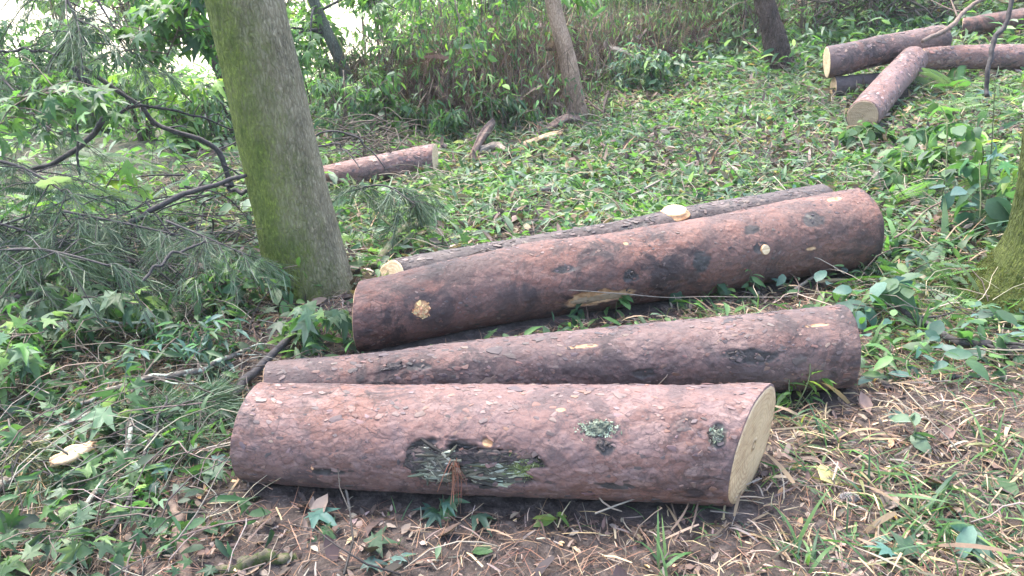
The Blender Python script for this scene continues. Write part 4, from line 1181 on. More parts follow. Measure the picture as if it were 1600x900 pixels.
# ================================================================== PLANTS
# seedling in front of the scaly log
def small_plant(name, label, base, tip, nl, tpls, size, cols, cat='plant', group=None, r=.003, droop=-.2, t0=.2, wscale=1.0, extra=()):
    root = empty(name, tuple(base), label, cat, group)
    sm, lm = NM(), NM()
    paths = [(np.array(base), np.array(tip))] + [(np.array(a), np.array(b)) for a, b in extra]
    for a, b in paths:
        P = smooth_path([a - [0, 0, .01], (a + b) / 2 + rng.normal(0, .02, 3), b], 12)
        tube(sm, P, np.linspace(r, r * .5, 12), 6)
        leaves_on(lm, P, nl, tpls, size, cols, t0, droop, .004, .35, wscale)
    rel(root, sm).build('stem', M_stem, root); rel(root, lm).build('foliage', M_leaf, root)
    return root
b = on(1240, 640); dd = depth(b)
small_plant('seedling', 'fresh green seedling with thin stem standing before the right end of the scaly log', b, at(1262, 530, dd), 16, LANCE, .075, G_LIME + G_FRESH, 'seedling', wscale=1.3, extra=[(b, at(1300, 565, dd)), (b, at(1235, 580, dd))])
b = on(1175, 600); small_plant('seedling', 'tiny feathery sprig growing against the scaly log left of the seedling', b + [0, 0, .0], at(1186, 548, depth(b)), 26, LANCE, .025, G_MID, 'seedling')
b = on(1405, 690)
small_plant('seedling', 'low plant with broad grey green leaves in the straw right of the thick pink log', b, b + np.array([.02, 0, .10]), 10, OVAL, .075, G_MID + G_GREY, 'seedling', wscale=1.1)
b = on(900, 505)
for i, (px, py, lab) in enumerate(((897, 506, 'small leafy plant before the bare wood of the long rusty log'), (962, 500, 'pale leaved plant at the right end of the bare wood patch'), (1105, 470, 'plant with one broad leaf standing against the long rusty log'), (1160, 470, 'low plant in the gap beneath the round sawn knot'), (1050, 482, 'little plant midway along the gap between the two long logs'))):
    b = on(px, py); small_plant('seedling', lab, b, b + np.array([.03, 0, .13 + .03 * (i % 2)]), 9, [LANCE, OVAL, OVAL, LANCE, OVAL][i], .085, G_FRESH + G_MID, 'seedling', group='small plants in the gap between the logs', wscale=1.2)
for (px, py, lab, n) in ((690, 800, 'broad dark leaved plant tucked under the lichened scar', 8), (500, 835, 'small star leaved plant on the bare soil left of the scar', 7), (870, 818, 'lime green two leaved sprout below the thick pink log', 4), (1500, 845, 'broad leaved weed at the lower right', 9), (340, 760, 'star leaved sprout below the left end of the thick pink log', 5), (1395, 880, 'dark leafed weed near the bottom edge in the grass', 9)):
    b = on(px, py); small_plant('seedling', lab, b, b + np.array([.0, -.01, .05]), n, STAR if 'star' in lab or 'dark' in lab else OVAL, .10 if n > 5 else .075, G_LIME if 'lime' in lab else (G_BLUE + G_MID), 'seedling', group='small plants on the bare ground', droop=-.1)

# leafy branch by the left end of the long rusty log
def bough(name, label, pts, r, nl, tpls, size, cols, cat='leafy branch', group=None, twigs=10, tl=.3, m=None, droop=-.4, wscale=1.0, spread=.02, ml=None, flat=.5):
    P = smooth_path(pts, 24)
    root = empty(name, tuple(P[0]), label, cat, group); sm, lm = NM(), NM()
    tube(sm, P, np.linspace(r, r * .4, 24), 7, rough=.1)
    for k in range(twigs):
        j = rng.integers(3, 24); b = P[j]; a = rng.uniform(0, 6.28); L = tl * rng.uniform(.5, 1.2)
        e = b + np.array([math.cos(a) * L, math.sin(a) * L * .7, L * rng.uniform(-.5, .35)])
        Q = smooth_path([b, (b + e) / 2 + [0, 0, .1 * L], e], 8)
        tube(sm, Q, np.linspace(r * .4, r * .15, 8), 5, cap=False)
        leaves_on(lm, Q, nl, tpls, size, cols, .1, droop, spread, .45, wscale, flat)
    rel(root, sm).build('twig', m or M_bush_stem, root); rel(root, lm).build('foliage', ml or M_leaf, root)
    return root
bough('leafy_branch', 'cut branch with wilting star leaves leaning on the long rusty log', [on(480, 560), on(500, 540) + [0, 0, .12], at(535, 470, 3.35)], .006, 6, STAR, .13, G_GREY + G_MID, twigs=12, tl=.22, droop=-.8)
GB = 'cut leafy branches heaped on the left'
bough('leafy_branch', 'drooping grey green star leaves above the lower left branches', [on(60, 560), on(120, 530) + [0, 0, .2], on(240, 545) + [0, 0, .22]], .007, 6, STAR, .15, G_GREY * 2 + G_MID, group=GB, twigs=13, tl=.22, droop=-.6)
bough('leafy_branch', 'spray of star leaves at the left edge below the dark knotty branch', [on(-60, 660), on(10, 610) + [0, 0, .2], on(90, 600) + [0, 0, .24]], .006, 6, STAR, .145, G_GREY + G_MID + G_FRESH, group=GB, twigs=13, tl=.22, droop=-.6)
bough('leafy_branch', 'grey green star leaves hanging over the lichened stick', [on(120, 735), on(170, 690) + [0, 0, .12], on(235, 668) + [0, 0, .15]], .005, 5, STAR, .135, G_GREY * 2 + G_MID, group=GB, twigs=11, tl=.17, droop=-.6)
bough('leafy_branch', 'bright star leaves below the torn wood slab', [on(60, 805), on(130, 780) + [0, 0, .05], on(200, 765) + [0, 0, .06]], .005, 5, STAR, .11, G_MID + G_FRESH, group=GB, twigs=8, tl=.15, droop=-.3)
bough('leafy_branch', 'fresh star leaves in the bottom left corner', [on(-20, 900), on(60, 860) + [0, 0, .05], on(130, 868) + [0, 0, .05]], .005, 6, STAR, .12, G_FRESH + G_GREY, group=GB, twigs=9, tl=.15, droop=-.3)
bough('leafy_branch', 'wilted star leaves lying right of the wood slab', [on(215, 780), on(250, 745) + [0, 0, .08], on(285, 740) + [0, 0, .06]], .004, 4, STAR, .11, G_BLUE + G_MID, group=GB, twigs=6, tl=.12, droop=-.6)
bough('leafy_branch', 'narrow leaved spray on the ground midway to the mossy tree', [on(250, 560), on(330, 500) + [0, 0, .15], on(400, 480) + [0, 0, .15]], .006, 9, LANCE, .10, G_MID + G_FRESH, group=GB, twigs=18, tl=.28, droop=-.3)
bough('leafy_branch', 'broad leaved spray just left of the mossy tree base', [on(330, 500), on(370, 480) + [0, 0, .2], on(420, 490) + [0, 0, .12]], .006, 7, OVAL, .10, G_FRESH + G_MID, group=GB, twigs=14, tl=.25, droop=-.3)
bough('leafy_branch', 'mixed leaves heaped left of the leaning dark pole', [on(200, 620), on(290, 570) + [0, 0, .14], on(380, 560) + [0, 0, .1]], .006, 9, LANCE, .09, G_MID + G_BLUE, group=GB, twigs=18, tl=.26, droop=-.2)
bough('leafy_branch', 'dull leaves spreading at the left edge under the black branches', [on(-40, 530), on(60, 500) + [0, 0, .25], on(170, 500) + [0, 0, .2]], .008, 9, LANCE, .10, G_DARK + G_MID, group=GB, twigs=20, tl=.3, droop=-.3)
bough('leafy_branch', 'lime star leaves catching light before the clearing', A_((150, 330, 4.4), (170, 285, 4.4), (190, 262, 4.4)), .006, 4, STAR, .15, G_LIME, group=GB, twigs=6, tl=.2, droop=-.4)
bough('leafy_branch', 'bright lime leaves among the black branches beside the mossy trunk', A_((300, 160, 5.2), (270, 130, 5.2), (245, 110, 5.2)), .006, 5, STAR, .15, G_LIME + G_FRESH, group=GB, twigs=12, tl=.35, droop=-.4)
bough('leafy_branch', 'dark star leaves in a clump at the left edge under the hanging needles', A_((-60, 250, 3.9), (30, 160, 3.9), (110, 140, 3.9)), .010, 9, STAR, .12, G_MID + G_FRESH, group=GB, twigs=20, tl=.5, droop=-.5)
bough('leafy_branch', 'hanging star leaves beside the top left of the mossy trunk', A_((330, -60, 4.4), (290, 20, 4.4), (260, 90, 4.4)), .010, 9, STAR, .15, G_FRESH + G_MID, group=GB, twigs=24, tl=.42, droop=-.7)

# needles: hanging pine boughs
def needles(nm, P, n, L, cols, t0=.1, down=-.9, w=1.6, tuft=14, dev=.35):
    m = max(1, n // tuft)
    q, d = along(P, m, t0)
    q = np.repeat(q, tuft, 0); k = len(q)
    ya = np.repeat(np.arctan2(d[:, 1], d[:, 0]), tuft) + rng.normal(0, .8, k)
    s = L * rng.uniform(.6, 1.15, k)
    put(nm, NEEDLE, q + rng.normal(0, .006, (k, 3)), ya, rng.normal(down, dev, k), rng.uniform(0, 6, k), np.stack([s, s * w, s], -1), palette(cols, k))
PINE = [(.07, .11, .055), (.10, .145, .085), (.045, .075, .04), (.16, .20, .13)]
def pine_bough(label, pts, r, twigs, tl, nn, L=.17, cols=PINE, group='drooping needle branches on the left', down=-.8, w=1.2):
    P = smooth_path(pts, 24)
    root = empty('pine_branch', tuple(P[0]), label, 'pine branch', group); sm, lm = NM(), NM()
    tube(sm, P, np.linspace(r, r * .4, 24), 7, rough=.1)
    for k in range(twigs):
        j = rng.integers(3, 24); b = P[j]; a = rng.uniform(0, 6.28); l = tl * rng.uniform(.4, 1.2)
        e = b + np.array([math.cos(a) * l, math.sin(a) * l * .7, -l * rng.uniform(.0, 1.1)])
        Q = smooth_path([b, (b + e) / 2 + [0, 0, .12 * l], e], 8)
        tube(sm, Q, np.linspace(r * .4, r * .15, 8), 5, cap=False)
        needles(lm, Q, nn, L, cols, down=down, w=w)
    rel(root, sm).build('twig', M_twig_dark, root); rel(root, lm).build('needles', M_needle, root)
pine_bough('needle branch hanging from the top edge above the fork of black branches', A_((70, -60, 4.2), (110, 10, 4.2), (135, 70, 4.2)), .012, 20, .40, 60, .17, w=1.1)
pine_bough('thin needle branch hanging between the fork and the shaded tree', A_((120, -50, 4.4), (170, 30, 4.4), (205, 95, 4.4)), .009, 13, .35, 60, .17, w=1.1)
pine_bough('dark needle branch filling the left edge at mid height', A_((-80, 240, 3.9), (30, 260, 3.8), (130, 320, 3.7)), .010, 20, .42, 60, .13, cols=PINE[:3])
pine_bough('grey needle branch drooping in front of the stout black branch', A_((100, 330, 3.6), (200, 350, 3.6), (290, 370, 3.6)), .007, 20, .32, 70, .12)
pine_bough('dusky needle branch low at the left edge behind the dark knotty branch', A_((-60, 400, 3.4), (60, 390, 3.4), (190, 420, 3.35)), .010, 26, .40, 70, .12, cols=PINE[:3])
pine_bough('needle branch resting against the base of the mossy tree on its left', A_((260, 345, 3.6), (320, 370, 3.55), (390, 400, 3.5)), .006, 16, .28, 80, .11)
pine_bough('fine needle branch in front of the log behind the mossy tree', A_((540, 300, 4.6), (600, 290, 4.6), (650, 320, 4.5)), .008, 18, .25, 100, .15)
pine_bough('green needle tuft lying at the left end of the thick pink log', [on(230, 690), on(290, 660) + [0, 0, .08], on(340, 650) + [0, 0, .06]], .006, 16, .16, 120, .15, cols=[(.06, .11, .05), (.08, .13, .07), (.045, .085, .045)], down=-.3, w=1.2)
pine_bough('needle tuft under the torn wood slab', [on(30, 770), on(60, 760) + [0, 0, .06], on(95, 765) + [0, 0, .05]], .006, 10, .12, 100, .16, cols=[(.06, .11, .05), (.10, .14, .09), (.22, .15, .08)], down=-.5, w=1.2)
pine_bough('withered needle fan hanging at the lower left edge', [on(60, 740) + [0, 0, .12], on(45, 750) + [0, 0, .11], on(30, 765) + [0, 0, .08]], .004, 4, .05, 110, .2, cols=[(.30, .22, .11), (.16, .18, .08), (.08, .12, .06)], down=-.9, w=1.2)
pine_bough('green needles among leaves below the mixed heap at the left', [on(180, 700), on(240, 670) + [0, 0, .06], on(300, 700) + [0, 0, .04]], .005, 12, .14, 110, .15, cols=[(.06, .11, .05), (.08, .13, .07)], down=-.2, w=1.2)

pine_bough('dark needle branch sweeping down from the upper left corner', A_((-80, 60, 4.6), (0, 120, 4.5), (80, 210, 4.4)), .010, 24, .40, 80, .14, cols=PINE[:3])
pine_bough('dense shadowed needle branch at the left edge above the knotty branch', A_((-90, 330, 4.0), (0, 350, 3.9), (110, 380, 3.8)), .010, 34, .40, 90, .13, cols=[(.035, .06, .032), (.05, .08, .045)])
pine_bough('feathery needle branch between the stout black branch and the leaves', A_((180, 400, 4.2), (250, 410, 4.1), (340, 420, 3.9)), .008, 26, .32, 80, .12, cols=[(.05, .08, .045), (.08, .11, .07)])
# ferns
def fern(label, x, y, z, L, n, cols, group, up=.5, tpls=FERN, name='fern', cat='fern', w=1.0, m=None):
    root = empty(name, (x, y, z), label, cat, group); nm = NM()
    yaw = np.linspace(0, 6.28, n, endpoint=False) + rng.normal(0, .3, n)
    s = L * rng.uniform(.7, 1.15, n)
    put(nm, tpls, np.tile([x, y, z], (n, 1)) + rng.normal(0, .015, (n, 3)), yaw, rng.normal(up, .2, n), rng.normal(0, .3, n), np.stack([s, s * w, s], -1), palette(cols, n))
    rel(root, nm).build('frond', m or M_leaf, root); return root
GF = 'green ferns on the slope'
for px, py, L, n, lab in ((1425, 440, .42, 9, 'feathery pale fern between the long rusty log and the mossy root'), (1440, 180, .75, 9, 'tall fern in front of the upper log pile'), (1385, 325, .4, 6, 'small fern by the far end of the long rusty log'),
                          (1490, 140, .6, 7, 'fern right of the sloping pink log'), (1120, 70, 1.0, 9, 'wide fern left of the shaggy tree'), (1050, 55, 1.0, 9, 'large fern at the top behind the dry brown stems'), (1530, 470, .3, 6, 'low fern at the foot of the mossy root'), (1290, 60, .8, 7, 'fern between the shaggy tree and the upper pile')):
    p = on(px, py); fern(lab, p[0], p[1], float(H(p[0], p[1])), min(L, .5), n + 5, G_FRESH + G_GREY, GF, .5)
for px, py, d, L, lab in ((95, 300, 3.9, .5, 'pale sunlit fern fronds over the dark needles at the left'), (150, 250, 4.6, .45, 'small grey fern behind the black branch'), (230, 320, 5.0, .5, 'fern in the light left of the mossy trunk')):
    p = at(px, py, d); fern(lab, p[0], p[1], p[2], L * .8, 9, G_GREY + G_MID, GF, .1)

# broad leaves on the right
def broad(label, pts, size, nl, cols, group='broad leaved plants on the right', tpls=OVAL, wscale=1.25, extra=()):
    return bough('broad_leaf_plant', label, pts, .007, nl, tpls, size, cols, 'plant', group, 9, .22, M_stem, -.45, wscale, .015)
b = on(1530, 330)
broad('plant with three big lobed grey green leaves near the right edge', [b, b + [.0, 0, .3], at(1555, 130, depth(b) - .3)], .24, 1, G_BLUE, tpls=STAR, wscale=.9)
broad('lime leaved plant under the bare dark curved stem', [b + [.1, .3, 0], b + [.1, .25, .3], at(1530, 215, depth(b))], .13, 4, G_LIME + G_FRESH, wscale=1.0)
b = on(1465, 330); broad('dark stemmed bush with medium green leaves left of the right edge', [b, b + [.0, 0, .25], at(1480, 190, depth(b))], .13, 6, G_FRESH + G_MID)
b = on(1520, 380); broad('broad leaved bush standing above the mossy root', [b, b + [.0, 0, .2], at(1530, 250, depth(b))], .15, 5, G_MID + G_BLUE)
b = on(1400, 300); broad('leafy plant right of the far end of the long rusty log', [b, b + [.0, 0, .15], at(1410, 225, depth(b))], .12, 6, G_FRESH + G_MID)
b = on(1590, 330); broad('pointed yellow green leaves against the right edge', [b, b + [.0, 0, .25], at(1575, 200, depth(b))], .14, 5, G_LIME + G_FRESH, tpls=LANCE, wscale=1.4)
b = on(1340, 500); broad('cluster of wide leaves just beyond the right end of the scaly log', [b, b + [.02, 0, .1], at(1400, 440, depth(b))], .12, 5, G_MID + G_BLUE)
b = on(1440, 270); broad('bush of medium leaves on the slope below the ferns', [b, b + [.0, 0, .2], at(1445, 200, depth(b))], .13, 7, G_FRESH + G_MID)
b = on(1350, 235); broad('plant before the sloping pink log', [b, b + [.0, 0, .15], at(1360, 200, depth(b))], .12, 6, G_FRESH + G_MID)

# arching grass clumps
def tuft(label, x, y, n, L, cols, w=1.0, group='tufts of long grass', spread=.03, up=1.0):
    z = float(H(x, y)); root = empty('grass_tuft', (x, y, z), label, 'grass tuft', group); nm = NM()
    s = L * rng.uniform(.5, 1.15, n)
    put(nm, BLADE, np.column_stack([x + rng.normal(0, spread, n), y + rng.normal(0, spread, n), np.full(n, z - .01)]), rng.uniform(0, 6.28, n), rng.normal(up, .3, n), rng.normal(0, .3, n), np.stack([s, s * w, s], -1), palette(cols, n))
    rel(root, nm).build('blade', M_leaf, root)
for px, py, n, L, w, lab in ((1390, 400, 14, .45, 1.6, 'long arching blades at the far end of the long rusty log'), (1470, 400, 9, .5, 2.0, 'upright wide blade clump left of the mossy root'), (1080, 815, 8, .16, 1.3, 'small arched grass under the right end of the thick pink log'),
                          (1345, 560, 12, .26, 1.3, 'bright grass beside the right end of the scaly log'), (1300, 700, 14, .22, 1.1, 'thin grass right of the pale sawn end'), (1450, 800, 26, .24, 1.2, 'matted grass in the lower right'), (1250, 880, 16, .2, 1.3, 'short grass at the bottom edge right of centre'),
                          (1550, 700, 14, .24, 1.1, 'thin grass at the right edge below the forked branch'), (1040, 890, 12, .18, 1.2, 'low grass at the bottom edge below the thick pink log'), (1580, 890, 7, .22, 2.2, 'broad bright blades in the bottom right corner'), (1200, 640, 12, .2, 1.2, 'grass between the ends of the front two logs'),
                          (410, 470, 20, .22, 1.4, 'grass at the left foot of the mossy tree'), (1430, 520, 14, .26, 1.4, 'grass above the forked branch'), (620, 830, 6, .13, 1.2, 'few green blades below the lichened scar')):
    p = on(px, py); tuft(lab, p[0], p[1], n, L, G_FRESH + G_MID if 'bright' not in lab else G_LIME + G_FRESH, w)

# brown thicket of dead ferns, and the shrubs behind
GDF = 'dead brown ferns of the thicket'
for i, (px, py, h, lab) in enumerate(((640, 195, 1.3, 'leftmost dead fern mound beside the leaning slender tree'), (690, 205, 1.5, 'dead fern mound behind the lone reddish log'), (735, 200, 1.5, 'dark dead fern mound in the hollow of the thicket'), (790, 190, 1.6, 'dead fern mound left of the slim brown tree'),
                                      (845, 175, 1.6, 'dead fern mound at the left foot of the slim brown tree'), (930, 150, 1.5, 'dead fern mound right of the slim brown tree'), (985, 115, 1.5, 'reddish dead fern mound uphill from the slim tree'), (1060, 95, 1.2, 'dead fern mound near the dry curved stem'), (1150, 60, 1.3, 'brown fern mound left of the shaggy tree'), (800, 205, .9, 'low dead fern mound hanging over the broken wood'))):
    p = on(px, py); x, y = p[0], p[1] + (.9 if px in (845, 930) else .35); z = float(H(x, y))
    root = empty('dead_fern', (x, y, z), lab, 'dead fern', GDF); sm, lm = NM(), NM()
    h *= .42 if px > 920 else .60
    for k in range(16):
        a = rng.uniform(0, 6.28); l = .6 * rng.uniform(.2, 1)
        tube(sm, smooth_path([(x + rng.normal(0, .15), y, z), (x + math.cos(a) * l * .4, y + math.sin(a) * l * .3, z + h * .5), (x + math.cos(a) * l, y + math.sin(a) * l * .5, z + h * rng.uniform(.6, 1.15))], 8), .005, 4, cap=False)
    n = 130
    q = np.column_stack([x + rng.normal(0, .42, n), y + rng.normal(0, .25, n), z + h * rng.uniform(.12, .95, n)])
    put(lm, DEADFERN, q, rng.uniform(0, 6.28, n), rng.normal(-.7, .7, n), rng.normal(0, .8, n), rng.uniform(.12, .3, n), palette(B_DEAD, n, .4))
    n2 = 1500; q = np.column_stack([x + rng.normal(0, .45, n2), y + rng.normal(0, .28, n2), z + h * rng.uniform(.05, 1.05, n2)**1.2])
    put(lm, STRAW, q, rng.uniform(0, 6.28, n2), rng.choice([-1, 1], n2) * rng.normal(1.25, .45, n2), rng.normal(0, 1, n2), np.stack([rng.uniform(.08, .36, n2)] * 3, -1) * [1, .5, 1], palette(B_DEAD + [(.30, .20, .15), (.2, .15, .08)], n2, .35))
    n4 = 110; q = np.column_stack([x + rng.normal(0, .45, n4), y + rng.normal(0, .28, n4), z + h * rng.uniform(.0, .35, n4)])
    put(sm, TWIG, q, rng.uniform(0, 6.28, n4), rng.normal(1.25, .3, n4), rng.uniform(0, 6, n4), np.stack([h * rng.uniform(.5, 1.0, n4)] * 3, -1) * [1, .8, .8], palette(B_DEAD, n4, .3))
    n3 = 420; q = np.column_stack([x + rng.normal(0, .4, n3), y - .2 + rng.normal(0, .2, n3), z + h * rng.uniform(.2, 1.1, n3)])
    put(lm, LANCE, q, rng.uniform(0, 6.28, n3), rng.normal(-.7, .5, n3), rng.normal(0, .8, n3), rng.uniform(.06, .12, n3), palette(G_FRESH * 2 + G_LIME + G_MID, n3, .3))
    rel(root, sm).build('stem', M_twig_brown, root); rel(root, lm).build('frond', M_dry, root)

GS = 'green shrubs at the edge of the clearing'
shr = [ # px, py of foot, height, spread, stems, twigs, leaves, kind, size, palette, label, dy
 (600, 175, 1.6, .6, 7, 7, 11, LANCE, .13, G_FRESH + G_GREY, 'pale narrow leaved shrub right of the leaning slender tree', .3),
 (650, 160, 2.0, .7, 8, 8, 11, LANCE, .14, G_FRESH + G_LIME, 'yellow green shrub at the left back of the thicket', .6),
 (700, 130, 2.3, .8, 9, 9, 11, LANCE, .16, G_FRESH, 'tall drooping shrub behind the dead fern hollow', .8),
 (760, 110, 2.4, .8, 9, 9, 11, LANCE, .16, G_MID + G_FRESH, 'tall dark green shrub above the brown thicket', .8),
 (830, 100, 2.2, .8, 8, 8, 11, LANCE, .15, G_FRESH + G_MID, 'shrub just left of the slim tree top', 1.0),
 (930, 90, 1.8, .7, 8, 8, 10, LANCE, .13, G_FRESH + G_LIME, 'lime tinted shrub right of the slim brown tree', .8),
 (1000, 40, 1.7, .8, 8, 8, 10, LANCE, .13, G_GREY + G_FRESH, 'grey green shrub at the top right of the thicket', .8),
 (1100, 20, 1.5, .8, 8, 8, 10, OVAL, .12, G_FRESH + G_GREY, 'round leaved shrub uphill at the top centre right', .5),
 (1170, 40, 1.3, .6, 7, 8, 10, OVAL, .11, G_FRESH, 'low bright shrub left of the shaggy tree', .6),
 (1270, 25, 1.3, .7, 8, 8, 10, LANCE, .12, G_FRESH + G_MID, 'shrub right of the shaggy tree at the top', .8),
 (1350, 5, 1.2, .7, 8, 7, 9, OVAL, .12, G_FRESH + G_MID, 'shrub behind the heap of upturned roots', 1.6),
 (1500, 0, 1.2, .7, 8, 7, 9, OVAL, .12, G_FRESH + G_MID, 'shrub above the long reddish log', 1.6),
 (540, 235, .7, .4, 7, 6, 9, LANCE, .12, G_GREY + G_MID, 'low grey green shrub at the foot of the leaning slender tree', 0),
 (590, 225, .7, .4, 7, 6, 9, OVAL, .11, G_FRESH + G_MID, 'low leafy shrub behind the lone reddish log', .1),
 (640, 225, .5, .4, 7, 6, 9, LANCE, .12, G_MID, 'low shrub at the pale end of the lone reddish log', .4),
 (800, 215, .45, .35, 6, 6, 9, LANCE, .13, G_MID + G_DARK, 'drooping dark plant by the broken wood', .1),
 (970, 150, .6, .5, 7, 6, 9, LANCE, .12, G_BLUE + G_GREY, 'silvery plant right of the dead ferns', .1),
 (1030, 150, .5, .5, 7, 6, 9, OVAL, .11, G_MID + G_GREY, 'low plant at the right foot of the thicket', .1),
 (700, 225, .4, .35, 6, 6, 9, LANCE, .12, G_MID, 'small plant between the lone log and the broken wood', .1),
 (420, 215, .9, .5, 8, 7, 10, LANCE, .12, G_FRESH + G_GREY, 'shrub behind the mossy trunk', .3),
 (340, 240, .7, .5, 8, 7, 10, LANCE, .12, G_FRESH + G_GREY, 'pale shrub seen through the black branches', .3),
 (270, 250, .6, .5, 8, 7, 10, OVAL, .11, G_FRESH + G_LIME, 'bright low shrub in the light under the arching branch', .3),
 (200, 235, .9, .5, 8, 7, 10, LANCE, .13, G_FRESH + G_GREY, 'light green shrub below the fork of black branches', .4),
 (110, 200, 1.2, .6, 8, 8, 10, STAR, .15, G_FRESH + G_MID, 'star leaved shrub behind the fork at the left', .4),
 (20, 210, 1.3, .6, 8, 8, 10, STAR, .15, G_MID, 'star leaved shrub at the left edge', .4),
]
for (px, py, h, s, ns, nt_, nl, k, sz, pal, lab, dy) in shr:
    p = on(px, py); plant('shrub', lab, 'shrub', p[0], p[1] + dy, h, s, ns, nt_, nl, k, sz * .85, pal, GS, droop=-.6, t0=.08)

for i in range(14):
    x = -7.5 + 6.6 * ((i * .618034) % 1); y = 8.2 + 3.5 * ((i * .754877) % 1)
    plant('bush', 'yellow green leafy bush in the sunlit clearing behind the mossy tree', 'bush', x, y, rng.uniform(.5, 1.1), rng.uniform(.4, .6), 7, 7, 9, [LANCE, OVAL, STAR][i % 3], .10, [G_LIME + G_FRESH, G_FRESH + G_GREY][i % 2], 'leafy bushes in the clearing', droop=-.4, t0=.05, flat=.8)
# the dense growth up the bank: one bush after another
GX = 'leafy bushes in the dense growth on the bank'
bank = 'light green leafy bush in the dense growth beyond the thicket and the shaggy tree'
for i in range(54):
    x = -1.2 + 12.2 * ((i * .618034) % 1); y = 10.2 + 3.6 * ((i * .754877) % 1) + (.5 if x < 2 else 0) 
    pal = [G_FRESH + G_GREY, G_GREY + G_LIME, G_FRESH + G_LIME, G_GREY + G_FRESH][i % 4]
    plant('bush', bank, 'bush', x, y, rng.uniform(.8, 1.35), rng.uniform(.45, .7), 8, 7, 10, [LANCE, OVAL, LANCE, STAR][i % 4], .10, pal, GX, droop=-.4, t0=.05, flat=.8)
# sprays hanging in front of the thicket
GH = 'leafy sprays hanging in front of the thicket'
for pts, lab, n in ((((640, -60, 7.6), (655, 10, 7.5), (640, 70, 7.4)), 'leafy spray hanging left of the thicket top', 26), (((700, -60, 7.4), (715, 20, 7.2), (735, 100, 7.1)), 'long dark green spray hanging down into the brown thicket', 34),
                    (((785, -60, 7.9), (790, 0, 7.9), (800, 50, 7.9)), 'spray hanging between the long dark one and the slim brown tree', 14), (((570, -60, 8.2), (590, 20, 8.2), (620, 90, 8.2)), 'pale spray of leaves right of the leaning slender tree', 26)):
    root = empty('leafy_spray', tuple(at(*pts[0])), lab, 'leafy branch', GH); P = smooth_path([at(*q) for q in pts], 24); sm, lm = NM(), NM()
    tube(sm, P, np.linspace(.012, .004, 24), 6)
    for k in range(n):
        b = P[rng.integers(4, 24)]; a = rng.uniform(0, 6.28); L = rng.uniform(.12, .32)
        Q = smooth_path([b, b + [math.cos(a) * L * .5, math.sin(a) * L * .5, .04], b + [math.cos(a) * L, math.sin(a) * L, -L * rng.uniform(.1, .9)]], 8)
        tube(sm, Q, .003, 4, cap=False); leaves_on(lm, Q, 8, [OVAL, LANCE][k % 2], .085, G_FRESH + G_MID + G_LIME[:1], .1, -.6, .04, .7, flat=.9)
    rel(root, sm).build('twig', M_bush_stem, root); rel(root, lm).build('foliage', M_leaf, root)

# farther trees that close the view
GT = 'young trees beyond the clearing'
far = [(-9.5, 17, 3.6, 'young tree standing farthest left beyond the clearing', G_FRESH), (-7.2, 15.5, 3.2, 'sunlit young tree seen between the hanging needles', G_LIME + G_FRESH), (-5.2, 17.5, 3.4, 'light green young tree left of the mossy trunk top', G_FRESH + G_LIME),
       (-2.6, 16.5, 3.0, 'bright young tree right behind the leaning slender tree', G_LIME + G_FRESH), (-1.2, 14.5, 2.0, 'leafy young tree between slender tree and thicket', G_FRESH), (.8, 15.5, 2.0, 'young tree rising behind the tallest shrub', G_FRESH + G_MID),
       (2.6, 15.5, 1.8, 'young tree at the top behind the slim brown tree', G_FRESH + G_MID), (4.6, 16.0, 1.6, 'young tree on the bank above the dry stems', G_FRESH + G_GREY), (6.6, 16.0, 2.2, 'young tree behind the shaggy tree', G_FRESH), (9.0, 16.0, 2.2, 'young tree above the upper log pile', G_MID + G_FRESH)]
for x, y, h, lab, pal in far:
    plant('young_tree', lab, 'tree', x, y, h, 1.3, 9, 11, 12, LANCE if x > -3 else OVAL, .17, pal, GT, droop=-.4, stem_name='trunk', leaf_name='crown', stem_r=.03)

# ================================================================== GROUND COVER (uncountable)
def scatter(n, x0, x1, y0, y1, dens=None, k=.92, ypow=1.0):
    P = np.column_stack([rng.uniform(x0, x1, n), y0 + (y1 - y0) * rng.uniform(0, 1, n)**ypow])
    # keep inside the view wedge with some margin
    P = P[np.abs(P[:, 0]) < P[:, 1] * .80 + .9]
    if dens is not None:
        d = dens(P[:, 0], P[:, 1]); P = P[rng.uniform(0, 1, len(P)) < d]
    return P[off_logs(P, k)]
def lay(nm, P, tpls, size, cols, zmax=.02, tilt=.2, var=.3, wscale=1.0, roll=.3, z0=0.0, yaw=None, pitch0=0.0):
    n = len(P)
    z = H(P[:, 0], P[:, 1]) + z0 + rng.uniform(0, 1, n)**1.5 * zmax
    s = size * rng.uniform(1 - var, 1 + var, n)
    put(nm, tpls, np.column_stack([P, z]), rng.uniform(0, 6.28, n) if yaw is None else yaw, rng.normal(pitch0, tilt, n), rng.normal(0, roll, n), np.stack([s, s * wscale, s], -1), palette(cols, n, .3))
def nz2(x, y, f, s=0): return fbm(np.stack([x * f, y * f, x * 0], -1), 3, s)
def near_d(x, y): return np.clip(1.15 - sstep(3.6, 5.5, y), 0, 1)

